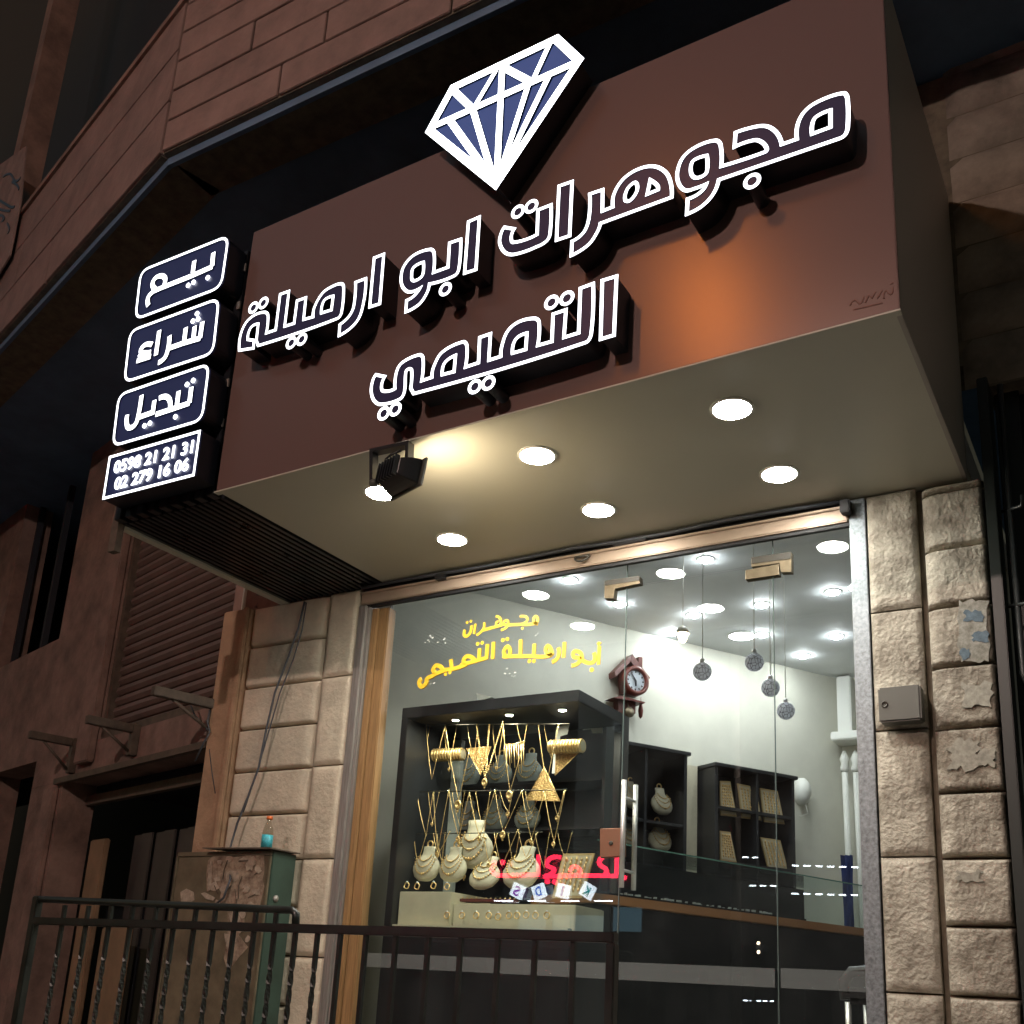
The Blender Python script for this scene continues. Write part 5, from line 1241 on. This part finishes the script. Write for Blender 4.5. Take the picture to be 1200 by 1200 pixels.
def tri(label, pts, Y):
    loop = [dc_(x, y, Y) for x, y in pts]; t = thing('gold_plate', label, 'gold plate', tuple(loop[0]), 'triangular gold plates'); mb = MB(); mb.prism([loop], (0, 0.004, 0)); mb.build('plate', mat('filigree', (0.62, 0.40, 0.16), 0.35, 0.8, var=0.6, vscale=90, bump=0.8, bscale=120), t)
    mb = MB(); mb.tube(loop, 0.0035, 5, closed=True); mb.build('edge', M['gold'], t)
tri('triangular filigree gold plate under the upper rod', [(778, 410), (855, 575), (690, 570)], DM+0.03)
tri('tilted filigree gold plate hanging below the larger bangle roll', [(835, 345), (955, 330), (830, 450)], DM+0.09)
tri('dark gold filigree collar behind the beaded necklaces', [(400, 320), (520, 310), (470, 450)], DM+0.10)
for (x, y), s, lab, lean in (((195, 965), 1.28, 'cream bust with gold chain at the left front of the case', 0.15), ((325, 970), 1.28, 'cream bust with gold chain, second from the left in the case', 0.15), ((465, 1000), 1.35, 'reclining cream bust with gold collar in the middle of the case', 0.55), ((430, 905), 1.75, 'tall upright cream bust behind the reclining one', 0.05), ((645, 1000), 1.6, 'reclining cream bust on the right side of the case', 0.4)):
    Y = DM+(0.10 if s == 1.75 else 0.0); bust(lab, dc_(x, y, Y), s, M['cream'], 'cream busts in the jewellery case', 0.0, s < 1.7, lean)
bk = [dc_(x, y, DM+0.02) for x, y in ((870, 830), (1022, 828), (960, 1045), (815, 1045))]
card('large earring card leaning at the right of the case', bk, Vector((0, -1, 0)), None)
# rings in a row on the cream base
rg0 = None
for k, (x, y, lab) in enumerate([(305, 1130, 'leftmost gold ring on the front edge of the cream base'), (378, 1130, 'gold ring second from the left on the front edge'), (447, 1130, 'gold ring third from the left on the front edge'), (508, 1130, 'gold ring fourth from the left on the front edge'), (553, 1136, 'small gold ring fifth from the left on the front edge'), (606, 1130, 'gold ring sixth from the left on the front edge'), (645, 1130, 'gold ring seventh from the left on the front edge'),
     (690, 1128, 'gold ring eighth from the left on the front edge'), (735, 1130, 'gold ring ninth from the left on the front edge'), (790, 1130, 'rightmost gold ring on the front edge'), (110, 985, 'gold ring at the left end of the upper step'), (160, 988, 'gold ring second on the upper step'), (240, 985, 'gold ring third on the upper step'), (305, 990, 'gold ring at the right end of the upper step')]):
    p = dc_(x, y, DY0+0.035 if y > 1050 else DY0+0.09); r = 0.018
    if rg0 is None:
        rg0 = thing('gold_ring', lab, 'ring', tuple(p), 'gold rings on the display base')
        mb = MB(); mb.tube([Vector((r*cos(2*pi*q/18), 0.003*sin(q), r*sin(2*pi*q/18))) for q in range(18)], 0.0036, 6, closed=True); mb.build('band', M['gold'], rg0, local=True)
        mb = MB(); mb.lathe([(0.0001, -0.006), (0.008, 0.0), (0.005, 0.005), (0.0001, 0.006)], lambda v: v+Vector((0, 0, r+0.004)), 8); mb.build('stone', M['dial'], rg0, local=True)
    else: dup(rg0, p, lab)
# gold tray strip in the middle
a, b = dc_(385, 1040, DM-0.02), dc_(640, 1050, DM-0.02)
t = thing('jewellery_tray', 'long red tray of gold pieces on the step in front of the busts', 'tray', tuple(a)); mb = MB(); mb.box(a.x, b.x, DM-0.06, DM+0.02, b.z-0.022, b.z-0.004, 0.003); mb.build('tray', mat('red_velvet', (0.12, 0.03, 0.025), 0.9), t)
mb = MB()
for k in range(22): x = a.x+0.01+(b.x-a.x-0.02)*k/21; mb.lathe([(0.0001, 0), (0.006, 0.004), (0.0001, 0.010)], lambda v, x=x: v+Vector((x, DM-0.04+0.02*(k % 2), b.z-0.004)), 7)
mb.build('gold_pieces', M['gold'], t)
# dark shelf unit with grey busts seen through the case
su = thing('shelf_unit', 'dark shelving with grey busts behind the jewellery case', 'shelves', (-3.6, 6.35, 1.25))
def bkz(y): return dc_(560, y, 6.3).z
mb = MB(); mb.box(-4.75, -3.12, 6.52, 6.55, 1.25, bkz(180)); mb.box(-3.14, -3.12, 6.2, 6.519, 1.25, bkz(180)); mb.build('back', M['cabinet'], su)
for y in (500, 720, 820): mb = MB(); mb.box(-4.75, -3.145, 6.2, 6.518, bkz(y)-0.02, bkz(y)); mb.build('shelf', M['cabinet'], su)
mb = MB(); mb.box(-4.72, -4.60, 6.18, 6.5, 1.26, bkz(260)); tag(mb.build('pale_post', M['greybust']), 'pale grey upright standing behind the left side of the jewellery case', 'post')
for (x, y), lab in (((700, 500), 'grey bust on the top back shelf, right'), ((555, 500), 'grey bust on the top back shelf, middle'), ((400, 500), 'grey bust on the top back shelf, left'), ((530, 720), 'wide grey bust on the middle back shelf'), ((690, 730), 'grey bust on the middle back shelf, right'), ((400, 715), 'grey bust on the middle back shelf, left')):
    p = dc_(x, y, 6.34); p.z = bkz(500 if y == 500 else 720)+0.002; bust(lab, p, 1.35, M['greybust'], 'grey busts on the back shelves', 0.0, True, 0.1)
# white price paper inside the case
mb = MB(); mb.prism([[dc_(x, y, 5.6) for x, y in ((835, 215), (900, 200), (890, 250), (855, 260), (835, 440), (815, 440))]], (0, 0.003, 0)); tag(mb.build('paper', M['white']), 'torn white paper hanging behind the chains at the upper right of the case', 'paper')
mb = MB(); mb.prism([[dc_(x, y, 5.86) for x, y in ((965, 190), (1062, 182), (1060, 245), (1010, 245), (1005, 225), (965, 230))]], (0, 0.003, 0)); tag(mb.build('paper', M['white']), 'folded white paper on the rear edge of the case', 'paper')
mb = MB(); p = aty(575, 819, 5.5); mb.prism([[aty(x, y, 5.45) for x, y in ((558, 812), (577, 817), (560, 822))]], (0, 0.08, 0.0)); tag(mb.build('folded_paper', M['white']), 'folded white paper lying on top of the jewellery case', 'paper')

# ================================================================== ACROSS THE STREET (seen only as reflections in the glass)
MY = 2*GY
VY = 17.1; RYO = MY-VY       # reflected depth and real plane
def mir(x, y, dv=0.0): p = aty(x, y, VY); return Vector((p.x, RYO+dv, p.z))
opp = thing('street_building', 'dark building across the street', 'building', (-8, RYO-0.3, 0))
mb = MB(); mb.box(-26, 6, RYO-0.6, RYO-0.25, 0, 13); mb.build('facade', M['oppwall'], opp)
mb = MB()
for x0, x1, y0_, y1_ in ((640, 700, 1072, 1096), (712, 745, 1062, 1090), (600, 632, 1072, 1096)):
    a, b = mir(x0, y1_), mir(x1, y0_); mb.box(min(a.x, b.x), max(a.x, b.x), RYO-0.248, RYO-0.2, min(a.z, b.z), max(a.z, b.z))
mb.build('lit_shopfront', M['bluewin'], opp)
rd = thing('neon_sign', 'red neon Arabic shop sign across the street, reflected in the glass', 'neon sign', tuple(mir(655, 1030)))
cr_ = lambda p: crop((570, 970), 6.6667, p)
mb = MB(); q = 0
for st, hw in (([(42, 300), (50, 352, 1), (110, 372), (410, 365)], 1), ([(402, 210), (400, 365)], 0.9), ([(575, 230), (500, 235, 1), (470, 290, 1), (525, 330, 1), (448, 378)], 1), ([(445, 380), (700, 370), (1020, 375)], 1), ([(650, 345, 1), (685, 300, 1), (730, 340, 1), (690, 368, 1)], 0.8), ([(905, 230), (880, 280, 1), (935, 330, 1), (920, 372)], 1), ([(1020, 225), (1016, 378)], 1)):
    q += 1; P = [mir(p.x, p.y) for p in smooth(cr_(st), False)]; mb.ribbon([(p.x, p.z) for p in P], 0.038*hw, lambda u, v: Vector((u, RYO-0.03, v)), lambda u, v: Vector((u, RYO+0.004*q, v)), False)
for d in cr_([(62, 275), (130, 270), (1078, 390), (482, 420), (540, 425)]):
    q += 1; c = mir(*d); mb.prism([[Vector((c.x+0.05*cos(2*pi*k/12), RYO+0.004*q, c.z+0.05*sin(2*pi*k/12))) for k in range(12)]], (0, -0.03, 0))
mb.build('letters', M['red_neon'], rd)
mb = MB(); a, b = mir(570, 1055), mir(745, 995); mb.box(min(a.x, b.x), max(a.x, b.x), RYO-0.15, RYO-0.035, min(a.z, b.z), max(a.z, b.z)); mb.build('backing', M['dark'], rd)
for (x, y), L_, m_, an, lab in (((696.7, 1045.7), 'K', 'kid_teal', 28, 'tilted white cube lamp with a teal letter K, across the street'), ((668.2, 1046), 'I', 'kid_purple', 12, 'white cube lamp with a purple letter I, across the street'), ((640.2, 1046.5), 'D', 'kid_blue', -20, 'tilted white cube lamp with a blue letter D, across the street'), ((615.3, 1045.8), 'S', 'kid_purple', 22, 'tilted white cube lamp with a purple letter S, across the street')):
    c = mir(x, y, 0.3); t = thing('letter_cube', lab, 'cube lamp', tuple(c), 'lit letter cubes across the street'); ra = radians(an); h = 0.125
    ux, uz = Vector((-cos(ra), 0, sin(ra))), Vector((sin(ra), 0, cos(ra)))
    X = frame_X(c, ux, Vector((0, 1, 0)), uz); mb = MB(); mb.box(-h, h, -0.06, 0.0, -h, h, X=X); mb.build('cube', M['cube_white'], t)
    mb = text_mesh(L_, 0.24, lambda u, v, d: X(Vector((u-(0.02 if L_ == 'I' else 0.062), 0.006+d, v-0.085))), 0.004, bold=0.006, width=(None if L_ == 'I' else 0.125)); mb.build('letter', M[m_], t)
def dashes(label, segs):
    mb = MB()
    for x0, y0_, x1, y1_, n_ in segs:
        for k in range(n_):
            t0 = (k+0.2)/n_; t1 = (k+0.75)/n_; a = mir(x0+(x1-x0)*t0, y0_+(y1_-y0_)*t0, 0.5); b = mir(x0+(x1-x0)*t1, y0_+(y1_-y0_)*t1, 0.5); mb.tube([a, b], 0.011, 6)
    tag(mb.build('led_string', M['led']), label, 'led lights', 'led strings across the street')
dashes('string of four long white LED bars below the letter cubes, reflected in the window', [(588, 1058.5, 742, 1059, 4)])
dashes('upper string of small white LED dashes reflected at the right of the door', [(936, 1018.5, 1018, 1021, 6), (880, 1009, 902, 1009.5, 2)])
dashes('lower string of small white LED dashes reflected over the counter', [(936, 1050.5, 1018, 1053, 6), (888, 1041.5, 924, 1042, 3)])
dashes('faint string of LED dashes reflected low in the glass door', [(882, 1173, 920, 1174, 5)])
wl = thing('wall_lamp', 'warm twin wall lamp across the street, reflected in the door', 'wall lamp', tuple(mir(891, 1111)))
mb = MB()
for yy in (1105.5, 1116): c = mir(891, yy, 0.1); mb.lathe([(0.028*sin(pi*k/8)+1e-5, -0.028*cos(pi*k/8)) for k in range(9)], frame_X(c, (1, 0, 0), (0, 1, 0), (0, 0, 1)), 12)
mb.build('bulb', M['wlamp'], wl)
mb = MB(); c = mir(891, 1111); mb.box(c.x-0.05, c.x+0.05, RYO-0.25, RYO+0.05, c.z-0.05, c.z+0.05); mb.build('mount', M['dark'], wl)

# street lamps that light the facade (behind the viewer)
def street_lamp(label, head, em, rad, side, tall=1.0):
    t = thing('street_lamp', label, 'street lamp', (head[0]+side, head[1]-0.3, 0), 'street lamps on the far kerb')
    h = Vector(head); bx_ = h.x+side; by = h.y-0.3
    mb = MB(); mb.tube([Vector((bx_, by, 0)), Vector((bx_, by, h.z*0.5)), Vector((bx_, by, h.z+0.25))], [0.085, 0.07, 0.05], 12); mb.build('pole', M['alu'], t)
    mb = MB(); mb.tube([Vector((bx_, by, h.z+0.2)), Vector((bx_*0.5+h.x*0.5, by, h.z+0.32)), Vector((h.x, h.y, h.z+0.12))], 0.03, 8); mb.build('arm', M['alu'], t)
    mb = MB(); mb.lathe([(rad*1.0, 0.0), (rad*1.15, 0.04), (rad*0.9, 0.12), (0.0001, 0.16)], frame_X(h, (1, 0, 0), (0, 1, 0), (0, 0, 1)), 16); mb.build('shade', M['alu'], t)
    mb = MB(); mb.lathe([(0.0001, -rad*0.75*tall), (rad*0.45, -rad*0.7*tall), (rad*0.8, -rad*0.55*tall), (rad*0.9, 0.0)], frame_X(h, (1, 0, 0), (0, 1, 0), (0, 0, 1)), 20); mb.build('lamp_globe', em, t)
street_lamp('street lamp with a pinkish warm globe on the far kerb', (-2.5, -4.4, 7.0), M['streetled'], 0.12, 0.9)
street_lamp('taller street lamp with an orange sodium lantern lengthened for its reflection on the far kerb', (-4.4, -4.4, 11.0), M['sodium'], 0.17, -0.9, 14)  # lantern drawn out so its highlight streaks down the sign panel
